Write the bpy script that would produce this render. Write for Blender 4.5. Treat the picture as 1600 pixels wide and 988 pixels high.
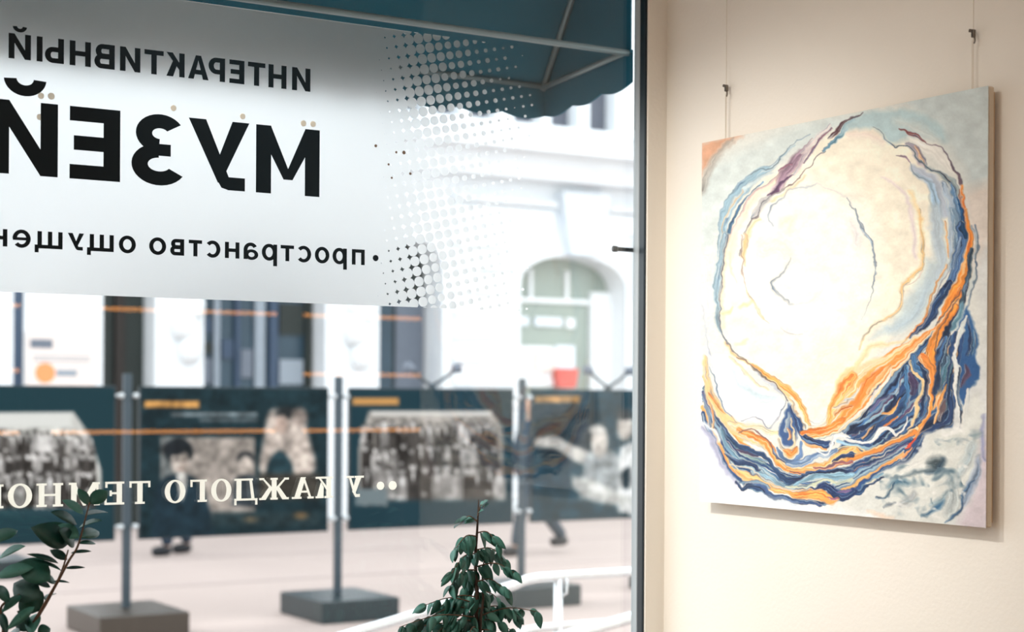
import bpy, math, random
import numpy as np
from mathutils import Vector, Matrix

for o in list(bpy.data.objects):
    bpy.data.objects.remove(o, do_unlink=True)
SC = bpy.context.scene
COL = SC.collection
random.seed(7)

# ------------------------------------------------------------------ camera
# room axes: X runs along the shop window, Y points out to the street, Z up; plaster face of the window wall is y = 0,
# the picture wall is x = 0, the room floor z = 0
FPX, HOR, ROLL, VPR = 2570.0, 616.0, 0.0057, 4900.0
BETA = math.atan(FPX / (VPR - 800.0))
CAM = Vector((-2.929, -3.831, 1.5))
FWD = Vector((math.sin(BETA), math.cos(BETA), 0))
RGT = Vector((math.cos(BETA), -math.sin(BETA), 0))
UPV = Vector((0, 0, 1))
cd = bpy.data.cameras.new('camera')
cd.sensor_width = 36.0
cd.lens = 36.0 * FPX / 1600.0
cd.shift_y = (HOR - 494.0) / 1600.0
cd.clip_start = 0.05
cd.clip_end = 300
cd.dof.use_dof = True
cd.dof.focus_distance = 4.15
cd.dof.aperture_fstop = 2.5
cam = bpy.data.objects.new('camera', cd)
COL.objects.link(cam)
r2 = RGT * math.cos(ROLL) + UPV * math.sin(ROLL)
u2 = UPV * math.cos(ROLL) - RGT * math.sin(ROLL)
m = Matrix.Identity(4)
for i in range(3):
    m[i][0], m[i][1], m[i][2], m[i][3] = r2[i], u2[i], -FWD[i], CAM[i]
cam.matrix_world = m
SC.camera = cam

# ------------------------------------------------------------------ world, exposure
W = bpy.data.worlds.new('overcast_sky')
SC.world = W
W.use_nodes = True
bg = W.node_tree.nodes['Background']
bg.inputs['Color'].default_value = (0.93, 0.97, 1.0, 1)
bg.inputs['Strength'].default_value = 2.95
SC.view_settings.view_transform = 'Standard'
SC.view_settings.look = 'None'
SC.view_settings.gamma = 1.0
SC.view_settings.use_curve_mapping = False
SC.view_settings.exposure = 0.0
SC.cycles.max_bounces = 14
SC.cycles.transmission_bounces = 12
SC.cycles.transparent_max_bounces = 24
SC.cycles.sample_clamp_indirect = 6.0

sd = bpy.data.lights.new('hazy_sun', 'SUN')
sd.energy = 0.8
sd.angle = math.radians(30)
sd.color = (1.0, 0.93, 0.84)
so = bpy.data.objects.new('hazy_sun', sd)
COL.objects.link(so)
so.rotation_euler = (math.radians(-28), 0, math.radians(12))

# ------------------------------------------------------------------ helpers: layout from the photograph
def ray(u, v):
    du, dv = u - 800.0, v - HOR
    c, s = math.cos(ROLL), math.sin(ROLL)
    x = (du * c + dv * s) / FPX
    z = -(-du * s + dv * c) / FPX
    return FWD + RGT * x + UPV * z
def on_y(u, v, y):
    d = ray(u, v)
    return CAM + d * ((y - CAM.y) / d.y)
def on_x(u, v, x):
    d = ray(u, v)
    return CAM + d * ((x - CAM.x) / d.x)
def to_px(P):
    """P: n x 3 array -> u, v arrays"""
    d = P - np.array(CAM)
    f = d @ np.array(FWD); x = d @ np.array(RGT) / f * FPX; z = d @ np.array(UPV) / f * FPX
    c, s = math.cos(ROLL), math.sin(ROLL)
    a, b = x, -z                       # unrolled image offsets, b downwards
    return 800 + a * c - b * s, HOR + a * s + b * c

# ------------------------------------------------------------------ helpers: materials
def lin(c):
    out = []
    for k in c[:3]:
        k = k / 255.0
        out.append(k / 12.92 if k <= 0.04045 else ((k + 0.055) / 1.055) ** 2.4)
    return tuple(out) + (1.0,)
def mat(name, rgb, rough=0.6, metal=0.0, var=0.08, scale=6.0, bump=0.0, bscale=60.0, spec=0.4, trans=0.0, coat=0.0):
    m = bpy.data.materials.new(name)
    m.use_nodes = True
    nt = m.node_tree
    b = nt.nodes['Principled BSDF']
    b.inputs['Roughness'].default_value = rough
    b.inputs['Metallic'].default_value = metal
    b.inputs['Specular IOR Level'].default_value = spec
    b.inputs['Coat Weight'].default_value = coat
    tc = nt.nodes.new('ShaderNodeTexCoord')
    nz = nt.nodes.new('ShaderNodeTexNoise')
    nz.inputs['Scale'].default_value = scale
    nz.inputs['Detail'].default_value = 5
    nt.links.new(tc.outputs['Object'], nz.inputs['Vector'])
    mx = nt.nodes.new('ShaderNodeMix')
    mx.data_type = 'RGBA'
    l = lin(rgb)
    mx.inputs[6].default_value = tuple(max(0, k * (1 - var)) for k in l[:3]) + (1,)
    mx.inputs[7].default_value = tuple(min(1, k * (1 + var)) for k in l[:3]) + (1,)
    nt.links.new(nz.outputs['Fac'], mx.inputs[0])
    nt.links.new(mx.outputs[2], b.inputs['Base Color'])
    if bump:
        n2 = nt.nodes.new('ShaderNodeTexNoise')
        n2.inputs['Scale'].default_value = bscale
        n2.inputs['Detail'].default_value = 4
        nt.links.new(tc.outputs['Object'], n2.inputs['Vector'])
        bp = nt.nodes.new('ShaderNodeBump')
        bp.inputs['Strength'].default_value = bump
        bp.inputs['Distance'].default_value = 0.004
        nt.links.new(n2.outputs['Fac'], bp.inputs['Height'])
        nt.links.new(bp.outputs['Normal'], b.inputs['Normal'])
    if trans:
        t = nt.nodes.new('ShaderNodeBsdfTranslucent')
        nt.links.new(mx.outputs[2], t.inputs['Color'])
        ms = nt.nodes.new('ShaderNodeMixShader')
        ms.inputs[0].default_value = trans
        nt.links.new(b.outputs[0], ms.inputs[1])
        nt.links.new(t.outputs[0], ms.inputs[2])
        nt.links.new(ms.outputs[0], nt.nodes['Material Output'].inputs['Surface'])
    return m
def emis(name, rgb, strength):
    m = bpy.data.materials.new(name)
    m.use_nodes = True
    b = m.node_tree.nodes['Principled BSDF']
    b.inputs['Base Color'].default_value = lin(rgb)
    b.inputs['Emission Color'].default_value = lin(rgb)
    b.inputs['Emission Strength'].default_value = strength
    return m
def vcol_mat(name, rough=0.6, spec=0.3, bump=0.0, bscale=300):
    m = bpy.data.materials.new(name)
    m.use_nodes = True
    nt = m.node_tree
    b = nt.nodes['Principled BSDF']
    b.inputs['Roughness'].default_value = rough
    b.inputs['Specular IOR Level'].default_value = spec
    at = nt.nodes.new('ShaderNodeAttribute')
    at.attribute_name = 'paint'
    nt.links.new(at.outputs['Color'], b.inputs['Base Color'])
    if bump:
        tc = nt.nodes.new('ShaderNodeTexCoord')
        n2 = nt.nodes.new('ShaderNodeTexNoise')
        n2.inputs['Scale'].default_value = bscale
        nt.links.new(tc.outputs['Object'], n2.inputs['Vector'])
        bp = nt.nodes.new('ShaderNodeBump')
        bp.inputs['Strength'].default_value = bump
        bp.inputs['Distance'].default_value = 0.002
        nt.links.new(n2.outputs['Fac'], bp.inputs['Height'])
        nt.links.new(bp.outputs['Normal'], b.inputs['Normal'])
    return m

M = {
    'plaster': mat('cream_plaster', (245, 240, 231), 0.85, var=0.03, scale=2.5, bump=0.15, bscale=90, spec=0.2),
    'ceiling': mat('white_ceiling', (240, 238, 232), 0.9, var=0.02),
    'floor': mat('oak_floor', (150, 120, 92), 0.5, var=0.2, scale=4),
    'sill': mat('white_sill', (232, 230, 226), 0.35, var=0.02),
    'frame_dark': mat('dark_frame', (24, 38, 46), 0.35, var=0.1, spec=0.5),
    'frame_light': mat('pale_grey_frame', (168, 178, 184), 0.4, var=0.05),
    'vinyl_dark': mat('dark_vinyl', (8, 25, 33), 0.55, var=0.12, scale=12, spec=0.25),
    'vinyl_cream': mat('cream_vinyl', (255, 254, 248), 0.5, var=0.01, spec=0.3, trans=0.75),
    'glue': mat('beige_adhesive', (253, 248, 238), 0.7, var=0.03, scale=80, trans=0.9),
    'brown': mat('brown_adhesive', (120, 100, 84), 0.7, var=0.2, scale=200),
    'awning': mat('teal_awning_cloth', (26, 92, 114), 0.85, var=0.12, scale=3, bump=0.2, bscale=200, spec=0.15, trans=0.12),
    'bar': mat('grey_awning_bar', (112, 130, 136), 0.4, metal=0.3, var=0.08),
    'stone': mat('white_facade_render', (228, 232, 235), 0.85, var=0.05, scale=1.2, bump=0.3, bscale=14, spec=0.2),
    'stone_blue': mat('pale_blue_stone', (222, 230, 238), 0.85, var=0.05, scale=2, spec=0.2),  # bluer stone tone for the keystone and display boxes
    'shop_glass': mat('dark_shop_glass', (44, 66, 80), 0.22, var=0.35, scale=1.4, spec=0.35),
    'shop_dark': mat('dark_shop_interior', (52, 58, 56), 0.5, var=0.4, scale=1.0, spec=0.2),
    'arch_glass': mat('grey_green_glass', (150, 162, 154), 0.3, var=0.15, scale=1.0, spec=0.3),
    'up_glass': mat('slate_window_glass', (84, 90, 102), 0.35, var=0.2, scale=1.5, spec=0.3),
    'white_joinery': mat('white_joinery', (232, 236, 238), 0.5, var=0.03),
    'mullion': mat('grey_mullion', (140, 150, 160), 0.5, var=0.1),
    'navy': mat('navy_downpipe', (52, 70, 92), 0.5, var=0.1),
    'paving': mat('pale_pink_paving', (176, 161, 155), 0.8, var=0.1, scale=0.7, bump=0.3, bscale=20, spec=0.2),
    'paving_line': mat('grey_paving_strip', (164, 150, 146), 0.8, var=0.1, scale=2),
    'stand': mat('dark_steel_post', (58, 70, 78), 0.45, metal=0.2, var=0.1),
    'panel_back': mat('dark_teal_board', (26, 42, 48), 0.5, var=0.08),
    'slate': mat('slate_block', (30, 44, 48), 0.32, var=0.2, scale=14, bump=0.4, bscale=60, spec=0.5),
    'brown_block': mat('brown_slate_block', (62, 54, 46), 0.35, var=0.2, scale=10, bump=0.4, bscale=60, spec=0.5),
    'bolt': mat('steel_bolt', (200, 205, 208), 0.3, metal=0.6, var=0.05),
    'steel': mat('brushed_steel_rail', (225, 230, 234), 0.22, metal=0.85, var=0.05, scale=20),
    'leaf': mat('glossy_dark_leaf', (32, 92, 80), 0.38, var=0.35, scale=30, spec=0.5, trans=0.12, bump=0.2, bscale=120),
    'leaf_dark': mat('deep_green_leaf', (22, 70, 62), 0.4, var=0.3, scale=30, spec=0.5, trans=0.1, bump=0.2, bscale=120),
    'leaf_light': mat('grey_green_leaf', (72, 132, 120), 0.42, var=0.3, scale=30, spec=0.5, trans=0.2, bump=0.2, bscale=120),
    'twig': mat('brown_twig', (92, 70, 54), 0.8, var=0.2, scale=60),
    'twig_dark': mat('dark_bark', (58, 44, 36), 0.85, var=0.25, scale=60),
    'pot': mat('white_ceramic_pot', (228, 226, 220), 0.35, var=0.03),
    'soil': mat('dark_soil', (52, 42, 34), 0.95, var=0.4, scale=60, bump=0.8),
    'canvas': mat('raw_canvas_edge', (214, 200, 180), 0.9, var=0.06, scale=40, bump=0.3, bscale=400, spec=0.1),
    'wood_bar': mat('pine_stretcher', (196, 160, 116), 0.7, var=0.15, scale=20),
    'cord': mat('clear_nylon_cord', (226, 218, 204), 0.3, var=0.02),
    'hook': mat('nickel_hook', (120, 112, 104), 0.3, metal=0.8, var=0.1),
    'shelf_wood': mat('dark_stained_shelf', (40, 34, 30), 0.6, var=0.25, scale=8),
    'lamp_black': mat('black_lamp_body', (30, 30, 32), 0.4, var=0.05),
    'skin': mat('skin', (196, 156, 132), 0.6, var=0.05),
    'cloth_navy': mat('navy_cloth', (40, 54, 70), 0.85, var=0.15, scale=20),
    'cloth_slate': mat('slate_cloth', (52, 66, 78), 0.85, var=0.15, scale=20),
    'shoe': mat('black_shoe', (24, 28, 34), 0.5, var=0.1),
    'hair': mat('dark_hair', (40, 32, 28), 0.7, var=0.3, scale=40),
    'red': mat('red_plastic', (214, 92, 80), 0.5, var=0.06),
    'orange_paint': mat('orange_print', (240, 150, 96), 0.6, var=0.05),
    'poster': mat('pale_poster', (226, 214, 208), 0.6, var=0.03),
    'ink': mat('grey_ink', (104, 112, 124), 0.6, var=0.1),
    'led': emis('warm_led', (255, 165, 75), 6.0),
    'fill_diffuser': emis('warm_white_fill', (255, 249, 240), 18.5),  # glow of the added ceiling fill lights
}

def glass_mat():
    m = bpy.data.materials.new('window_glass')
    m.use_nodes = True
    nt = m.node_tree
    nt.nodes.remove(nt.nodes['Principled BSDF'])
    geo = nt.nodes.new('ShaderNodeNewGeometry')
    mr = nt.nodes.new('ShaderNodeMapRange')
    mr.inputs['To Min'].default_value = 1.5
    mr.inputs['To Max'].default_value = 1 / 1.5
    nt.links.new(geo.outputs['Backfacing'], mr.inputs['Value'])
    fr = nt.nodes.new('ShaderNodeFresnel')
    nt.links.new(mr.outputs[0], fr.inputs['IOR'])
    tr = nt.nodes.new('ShaderNodeBsdfTransparent')
    tr.inputs['Color'].default_value = (0.97, 0.985, 0.985, 1)
    gl = nt.nodes.new('ShaderNodeBsdfGlossy')
    gl.inputs['Roughness'].default_value = 0.0
    ms = nt.nodes.new('ShaderNodeMixShader')
    nt.links.new(fr.outputs[0], ms.inputs[0])
    nt.links.new(tr.outputs[0], ms.inputs[1])
    nt.links.new(gl.outputs[0], ms.inputs[2])
    nt.links.new(ms.outputs[0], nt.nodes['Material Output'].inputs['Surface'])
    return m
M['glass'] = glass_mat()

# ------------------------------------------------------------------ helpers: meshes and objects
class MB:
    def __init__(s):
        s.v = []; s.f = []
    def add(s, vs, fs):
        n = len(s.v)
        s.v += [tuple(p) for p in vs]
        s.f += [tuple(i + n for i in f) for f in fs]
        return s
    def box(s, x0, x1, y0, y1, z0, z1):
        x0, x1 = sorted((x0, x1)); y0, y1 = sorted((y0, y1)); z0, z1 = sorted((z0, z1))
        return s.add([(x0, y0, z0), (x1, y0, z0), (x1, y1, z0), (x0, y1, z0), (x0, y0, z1), (x1, y0, z1), (x1, y1, z1), (x0, y1, z1)],
                     [(0, 3, 2, 1), (4, 5, 6, 7), (0, 1, 5, 4), (1, 2, 6, 5), (2, 3, 7, 6), (3, 0, 4, 7)])
    def cbox(s, x0, x1, y0, y1, z0, z1, c=0.01):
        """box with chamfered vertical-facing edges all round (rounded block)"""
        x0, x1 = sorted((x0, x1)); y0, y1 = sorted((y0, y1)); z0, z1 = sorted((z0, z1))
        vs = []
        for (z, k) in ((z0, c), (z0 + c, 0), (z1 - c, 0), (z1, c)):
            vs += [(x0 + k + c, y0 + k, z), (x1 - k - c, y0 + k, z), (x1 - k, y0 + k + c, z), (x1 - k, y1 - k - c, z),
                   (x1 - k - c, y1 - k, z), (x0 + k + c, y1 - k, z), (x0 + k, y1 - k - c, z), (x0 + k, y0 + k + c, z)]
        fs = [tuple(range(7, -1, -1)), tuple(range(24, 32))]
        for r in range(3):
            for i in range(8):
                j = (i + 1) % 8
                fs.append((r * 8 + i, r * 8 + j, r * 8 + 8 + j, r * 8 + 8 + i))
        return s.add(vs, fs)
    def tube(s, pts, r, n=8, cap=True):
        pts = [Vector(p) for p in pts]
        rs = r if isinstance(r, (list, tuple)) else [r] * len(pts)
        vs, fs = [], []
        up = None
        for i, p in enumerate(pts):
            t = (pts[min(i + 1, len(pts) - 1)] - pts[max(i - 1, 0)]).normalized()
            if up is None:
                up = Vector((0, 0, 1)) if abs(t.z) < 0.9 else Vector((1, 0, 0))
            a = t.cross(up).normalized(); b = a.cross(t).normalized(); up = b
            for k in range(n):
                an = 2 * math.pi * k / n
                vs.append(p + (a * math.cos(an) + b * math.sin(an)) * rs[i])
        for i in range(len(pts) - 1):
            for k in range(n):
                j = (k + 1) % n
                fs.append((i * n + k, i * n + j, (i + 1) * n + j, (i + 1) * n + k))
        if cap:
            fs.append(tuple(range(n - 1, -1, -1)))
            fs.append(tuple((len(pts) - 1) * n + k for k in range(n)))
        return s.add(vs, fs)
    def lathe(s, prof, c=(0, 0, 0), n=20):
        vs, fs = [], []
        for (r, z) in prof:
            for k in range(n):
                an = 2 * math.pi * k / n
                vs.append((c[0] + r * math.cos(an), c[1] + r * math.sin(an), c[2] + z))
        for i in range(len(prof) - 1):
            for k in range(n):
                j = (k + 1) % n
                fs.append((i * n + k, i * n + j, (i + 1) * n + j, (i + 1) * n + k))
        return s.add(vs, fs)
    def prism_y(s, poly, y0, y1):
        """polygon of (x, z) given thickness y0..y1"""
        n = len(poly)
        vs = [(x, y0, z) for x, z in poly] + [(x, y1, z) for x, z in poly]
        fs = [tuple(range(n)), tuple(range(2 * n - 1, n - 1, -1))]
        for i in range(n):
            j = (i + 1) % n
            fs.append((i, i + n, j + n, j))
        return s.add(vs, fs)
    def build(s, name, m, parent=None, smooth=False, bevel=0.0):
        off = Vector((0, 0, 0))
        p = parent
        while p is not None:
            off += p.location; p = p.parent
        me = bpy.data.meshes.new(name)
        me.from_pydata([(x - off.x, y - off.y, z - off.z) for x, y, z in s.v], [], s.f)
        me.materials.append(m)
        if smooth:
            for pl in me.polygons: pl.use_smooth = True
        me.update()
        import bmesh
        bm = bmesh.new(); bm.from_mesh(me)
        bmesh.ops.recalc_face_normals(bm, faces=bm.faces)
        bm.to_mesh(me); bm.free()
        o = bpy.data.objects.new(name, me)
        COL.objects.link(o)
        if parent is not None: o.parent = parent
        if bevel:
            bv = o.modifiers.new('bevel', 'BEVEL'); bv.width = bevel; bv.segments = 2; bv.limit_method = 'ANGLE'
        return o
def tag(o, label=None, cat=None, group=None, kind=None):
    if label: o['label'] = label
    if cat: o['category'] = cat
    if group: o['group'] = group
    if kind: o['kind'] = kind
    return o
def thing(name, loc, label, cat, group=None):
    o = bpy.data.objects.new(name, None)
    o.empty_display_size = 0.1
    COL.objects.link(o)
    o.location = loc
    return tag(o, label, cat, group)
def struct(name, mb, m, label=None, parent=None, **k):
    o = mb.build(name, m, parent, **k)
    if parent is None: tag(o, label, None, kind='structure')
    return o

# ------------------------------------------------------------------ helpers: painting flat pictures by numpy
def vnoise(x, y, seed=0):
    rng = np.random.RandomState(seed)
    T = rng.rand(64, 64)
    xi = np.floor(x).astype(int); yi = np.floor(y).astype(int)
    fx = x - xi; fy = y - yi
    fx = fx * fx * (3 - 2 * fx); fy = fy * fy * (3 - 2 * fy)
    a = T[yi % 64, xi % 64]; b = T[yi % 64, (xi + 1) % 64]
    c = T[(yi + 1) % 64, xi % 64]; d = T[(yi + 1) % 64, (xi + 1) % 64]
    return (a * (1 - fx) + b * fx) * (1 - fy) + (c * (1 - fx) + d * fx) * fy - 0.5
class Painter:
    """paints colours on a set of points whose place in the picture is (x, y)"""
    def __init__(s, x, y, base, warp=0.0):
        s.x0, s.y0 = x, y
        s.c = np.tile(np.array(base, float), (len(x), 1))
        s.seed = 1
        s.set_warp(warp)
    def set_warp(s, w):
        x, y = s.x0, s.y0
        if w:
            s.x = x + w * (vnoise(x / 17, y / 17, 3) * 2.2 + vnoise(x / 7, y / 7, 4) * 2.0 + vnoise(x / 3.2, y / 3.2, 5) * 0.6)
            s.y = y + w * (vnoise(x / 17, y / 17, 6) * 2.2 + vnoise(x / 7, y / 7, 7) * 2.0 + vnoise(x / 3.2, y / 3.2, 8) * 0.6)
        else:
            s.x, s.y = x, y
    def blend(s, idx, a, col, var=None):
        col = np.array(col, float)
        c = np.tile(col, (len(idx), 1))
        if var is not None: c = np.clip(c * (1 + var[:, None]), 0, 255)
        s.c[idx] = s.c[idx] * (1 - a[:, None]) + c * a[:, None]
    def near(s, pts, pad):
        xs = [p[0] for p in pts]; ys = [p[1] for p in pts]
        return np.nonzero((s.x > min(xs) - pad) & (s.x < max(xs) + pad) & (s.y > min(ys) - pad) & (s.y < max(ys) + pad))[0]
    def stroke(s, pts, col, w, soft=1.0, a=1.0, strand=0.12, mix=(), edge=None):
        """w: width, or list of widths along the stroke"""
        P = np.array(smooth_line(pts), float)
        n = len(P)
        ws = np.interp(np.linspace(0, 1, n), np.linspace(0, 1, len(w)), w) / 2 if isinstance(w, (list, tuple)) else np.full(n, w / 2.0)
        pad = ws.max() + soft * 3 + 1
        idx = s.near(P, pad)
        if len(idx) == 0: return
        x = s.x[idx]; y = s.y[idx]
        best = np.full(len(idx), 1e9); sg = np.zeros(len(idx)); bw = np.zeros(len(idx)); al = np.zeros(len(idx))
        L = 0.0
        for i in range(n - 1):
            ax, ay = P[i]; dx, dy = P[i + 1] - P[i]
            l2 = dx * dx + dy * dy + 1e-9
            t = np.clip(((x - ax) * dx + (y - ay) * dy) / l2, 0, 1)
            qx = x - ax - t * dx; qy = y - ay - t * dy
            wl = ws[i] + (ws[i + 1] - ws[i]) * t
            d = np.sqrt(qx * qx + qy * qy)
            k = (d - wl) < (best - bw)
            best = np.where(k, d, best); bw = np.where(k, wl, bw)
            sg = np.where(k, np.sign(dx * qy - dy * qx) * d, sg)
            al = np.where(k, L + t * math.sqrt(l2), al)
            L += math.sqrt(l2)
        f = np.clip(0.5 - (best - bw) / (2 * soft), 0, 1) * a
        s.seed += 1
        var = (vnoise(sg / 1.6 + 300, al / 26 + 300, s.seed) + 0.6 * vnoise(sg / 4 + 300, al / 60 + 300, s.seed + 50)) * 2 * strand if strand else None
        s.blend(idx, f, col, var)
        for q, (mc, thr, amt) in enumerate(mix):
            nz = vnoise(sg / 1.9 + 300, al / 30 + 300, s.seed + 100 + 7 * q)
            s.blend(idx, f * np.clip((nz - thr) * 6, 0, 1) * amt, mc)
        if edge is not None:
            for sgn, (ec, amt) in zip((-1, 1), edge):
                e = np.exp(-((best - bw * 0.94) / 0.62) ** 2) * (np.sign(sg) == sgn) * (bw > 0.9)
                e = e * np.clip(0.55 + 1.6 * vnoise(al / 14 + 200, sg * 0 + sgn + 30.5, s.seed + 300), 0, 1)
                s.blend(idx, e * amt, ec)
    def poly(s, pts, col, soft=1.5, a=1.0, strand=0.0, sm=True):
        P = np.array(smooth_line(list(pts) + [pts[0]]) if sm else list(pts) + [pts[0]], float)
        idx = s.near(P, soft * 2 + 1)
        if len(idx) == 0: return
        x = s.x[idx]; y = s.y[idx]
        best = np.full(len(idx), 1e9); ins = np.zeros(len(idx), bool)
        for i in range(len(P) - 1):
            ax, ay = P[i]; bx, by = P[i + 1]
            dx, dy = bx - ax, by - ay
            l2 = dx * dx + dy * dy + 1e-9
            t = np.clip(((x - ax) * dx + (y - ay) * dy) / l2, 0, 1)
            best = np.minimum(best, np.hypot(x - ax - t * dx, y - ay - t * dy))
            c = ((ay > y) != (by > y)) & (x < (bx - ax) * (y - ay) / (by - ay + 1e-12) + ax)
            ins ^= c
        d = np.where(ins, -best, best)
        f = np.clip(0.5 - d / (2 * soft), 0, 1) * a
        var = vnoise(x / 14, y / 14, 31) * strand * 2 if strand else None
        s.blend(idx, f, col, var)
    def ell(s, cx, cy, rx, ry, col, soft=1.5, a=1.0):
        idx = s.near([(cx - rx, cy - ry), (cx + rx, cy + ry)], soft * 2 + 1)
        if len(idx) == 0: return
        d = (np.hypot((s.x[idx] - cx) / rx, (s.y[idx] - cy) / ry) - 1) * min(rx, ry)
        s.blend(idx, np.clip(0.5 - d / (2 * soft), 0, 1) * a, col)
    def rect(s, x0, y0, x1, y1, col, soft=1.0, a=1.0):
        s.poly([(x0, y0), (x1, y0), (x1, y1), (x0, y1)], col, soft, a, sm=False)
def smooth_line(pts, sub=4):
    """Catmull-Rom through the points"""
    P = [np.array(p, float) for p in pts]
    if len(P) < 3: return P
    out = []
    for i in range(len(P) - 1):
        p0 = P[i - 1] if i else P[0]; p1 = P[i]; p2 = P[i + 1]; p3 = P[i + 2] if i + 2 < len(P) else P[-1]
        for k in range(sub):
            t = k / sub
            out.append(0.5 * (2 * p1 + (p2 - p0) * t + (2 * p0 - 5 * p1 + 4 * p2 - p3) * t * t + (3 * p1 - p0 - 3 * p2 + p3) * t ** 3))
    out.append(P[-1])
    return out
def picture(name, O, ex, ey, nx, ny, paint, m, parent, relief=None, gain=1.0):
    """a flat picture: grid from corner O along ex and ey; paint(x, y) gets photograph coordinates and returns 0-255 colours"""
    gx, gy = np.meshgrid(np.linspace(0, 1, nx), np.linspace(0, 1, ny))
    gx = gx.ravel(); gy = gy.ravel()
    P = np.array(O)[None] + gx[:, None] * np.array(ex)[None] + gy[:, None] * np.array(ey)[None]
    u, v = to_px(P)
    c = paint(u, v)
    if relief is not None: P = P + relief(c, u, v)
    off = Vector((0, 0, 0)); p = parent
    while p is not None:
        off += p.location; p = p.parent
    P = P - np.array(off)[None]
    i = np.arange(nx * ny).reshape(ny, nx)
    F = np.stack([i[:-1, :-1], i[1:, :-1], i[1:, 1:], i[:-1, 1:]], -1).reshape(-1, 4)
    me = bpy.data.meshes.new(name)
    me.vertices.add(len(P)); me.vertices.foreach_set('co', P.astype(np.float32).ravel())
    me.loops.add(F.size); me.loops.foreach_set('vertex_index', F.astype(np.int32).ravel())
    me.polygons.add(len(F)); me.polygons.foreach_set('loop_start', (np.arange(len(F)) * 4).astype(np.int32))
    me.polygons.foreach_set('use_smooth', np.ones(len(F), bool))
    me.update(calc_edges=True); me.validate()
    cl = np.clip(c * gain / 255.0, 0, 1)
    cl = np.where(cl <= 0.04045, cl / 12.92, ((cl + 0.055) / 1.055) ** 2.4)
    at = me.color_attributes.new('paint', 'FLOAT_COLOR', 'POINT')
    at.data.foreach_set('color', np.concatenate([cl, np.ones((len(cl), 1))], 1).astype(np.float32).ravel())
    me.materials.append(m)
    o = bpy.data.objects.new(name, me)
    COL.objects.link(o)
    if parent is not None: o.parent = parent
    return o
# ================================================================== THE ROOM
ZC = 3.35
YG0, YG1 = 0.055, 0.063                     # faces of the window glass
XR = on_y(1006, 500, 0.010).x               # right edge of the glass
XL, ZB, ZT = -3.25, 0.52, 2.95              # left, bottom and top of the glass
struct('floor', MB().box(-5.2, 4.2, -5.75, 0.30, -0.12, 0.0), M['floor'], 'oak floor of the gallery room')
struct('ceiling', MB().box(-5.2, 4.2, -5.75, 0.30, ZC, ZC + 0.15), M['ceiling'], 'white ceiling of the gallery room')
struct('wall_left', MB().box(-5.2, -5.05, -5.6, 0.0, 0, ZC), M['plaster'], 'plain cream wall far from the picture')
struct('wall_right', MB().box(0.0, 0.16, -1.36, 0.0, 0, ZC), M['plaster'], 'cream plaster wall behind the hanging painting')
struct('wall_end', MB().box(4.05, 4.2, -5.6, 0.0, 0, ZC), M['plaster'], 'plain cream wall at the far end of the room')
struct('wall_back', MB().box(-5.2, 4.2, -5.75, -5.6, 0, ZC), M['plaster'], 'plain cream wall opposite the shop window')
XJ = on_y(1011, 500, 0.0).x                 # where the plaster return beside the window ends
wf = MB().box(XJ, 4.2, 0.0, 0.066, 0, ZC).box(-5.2, XL - 0.07, 0.0, 0.30, 0, ZC)
wf.box(XL - 0.07, XJ, 0.0, 0.30, ZT + 0.07, ZC).box(XL - 0.07, XJ, 0.0, 0.30, 0, ZB - 0.07)
struct('wall_front', wf, M['plaster'], 'cream wall around the shop window')
struct('window_sill', MB().cbox(XL - 0.07, XJ, -0.34, 0.0, ZB - 0.11, ZB - 0.07, 0.006), M['sill'], 'deep white window sill below the glass')

# shop window: glass, dark inner frame, pale outer frame
win = tag(MB().box(XL, XR - 0.0005, YG0, YG1, ZB, ZT).build('window_1', M['glass']), 'large clear shop window pane', None, kind='structure')
for (a, b, c, d, nm) in ((XR, XJ, ZB - 0.07, ZT + 0.07, 'frame_post'), (XL - 0.07, XL, ZB - 0.07, ZT + 0.07, 'frame_post')):
    MB().cbox(a, b, 0.010, 0.037, c, d, 0.002).build(nm, M['frame_dark'], win)
MB().cbox(XL, XR, 0.012, 0.052, ZB - 0.07, ZB, 0.003).build('frame_rail', M['frame_dark'], win)
MB().cbox(XL, XR, 0.012, 0.052, ZT, ZT + 0.07, 0.003).build('frame_rail', M['frame_dark'], win)
MB().cbox(XR, XJ, 0.0372, 0.066, ZB - 0.07, ZT + 0.07, 0.002).build('outer_frame_post', M['frame_light'], win)
MB().cbox(XL - 0.07, XL, 0.0372, 0.066, ZB - 0.07, ZT + 0.07, 0.002).build('outer_frame_post', M['frame_light'], win)
MB().box(XJ - 0.004, XJ, 0.0065, 0.0099, ZB - 0.07, ZT + 0.07).build('rubber_seal', M['vinyl_dark'], win)
p0 = on_y(960, 389, 0.085); p1 = on_y(990, 391, 0.068)
stop = MB().tube([p0, p1], 0.0065, 10).tube([p0 - Vector((0.004, 0, 0)), p0 + Vector((0.009, 0, 0))], 0.009, 12)
stop.build('catch_pin', M['frame_dark'], win, smooth=True)

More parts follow.
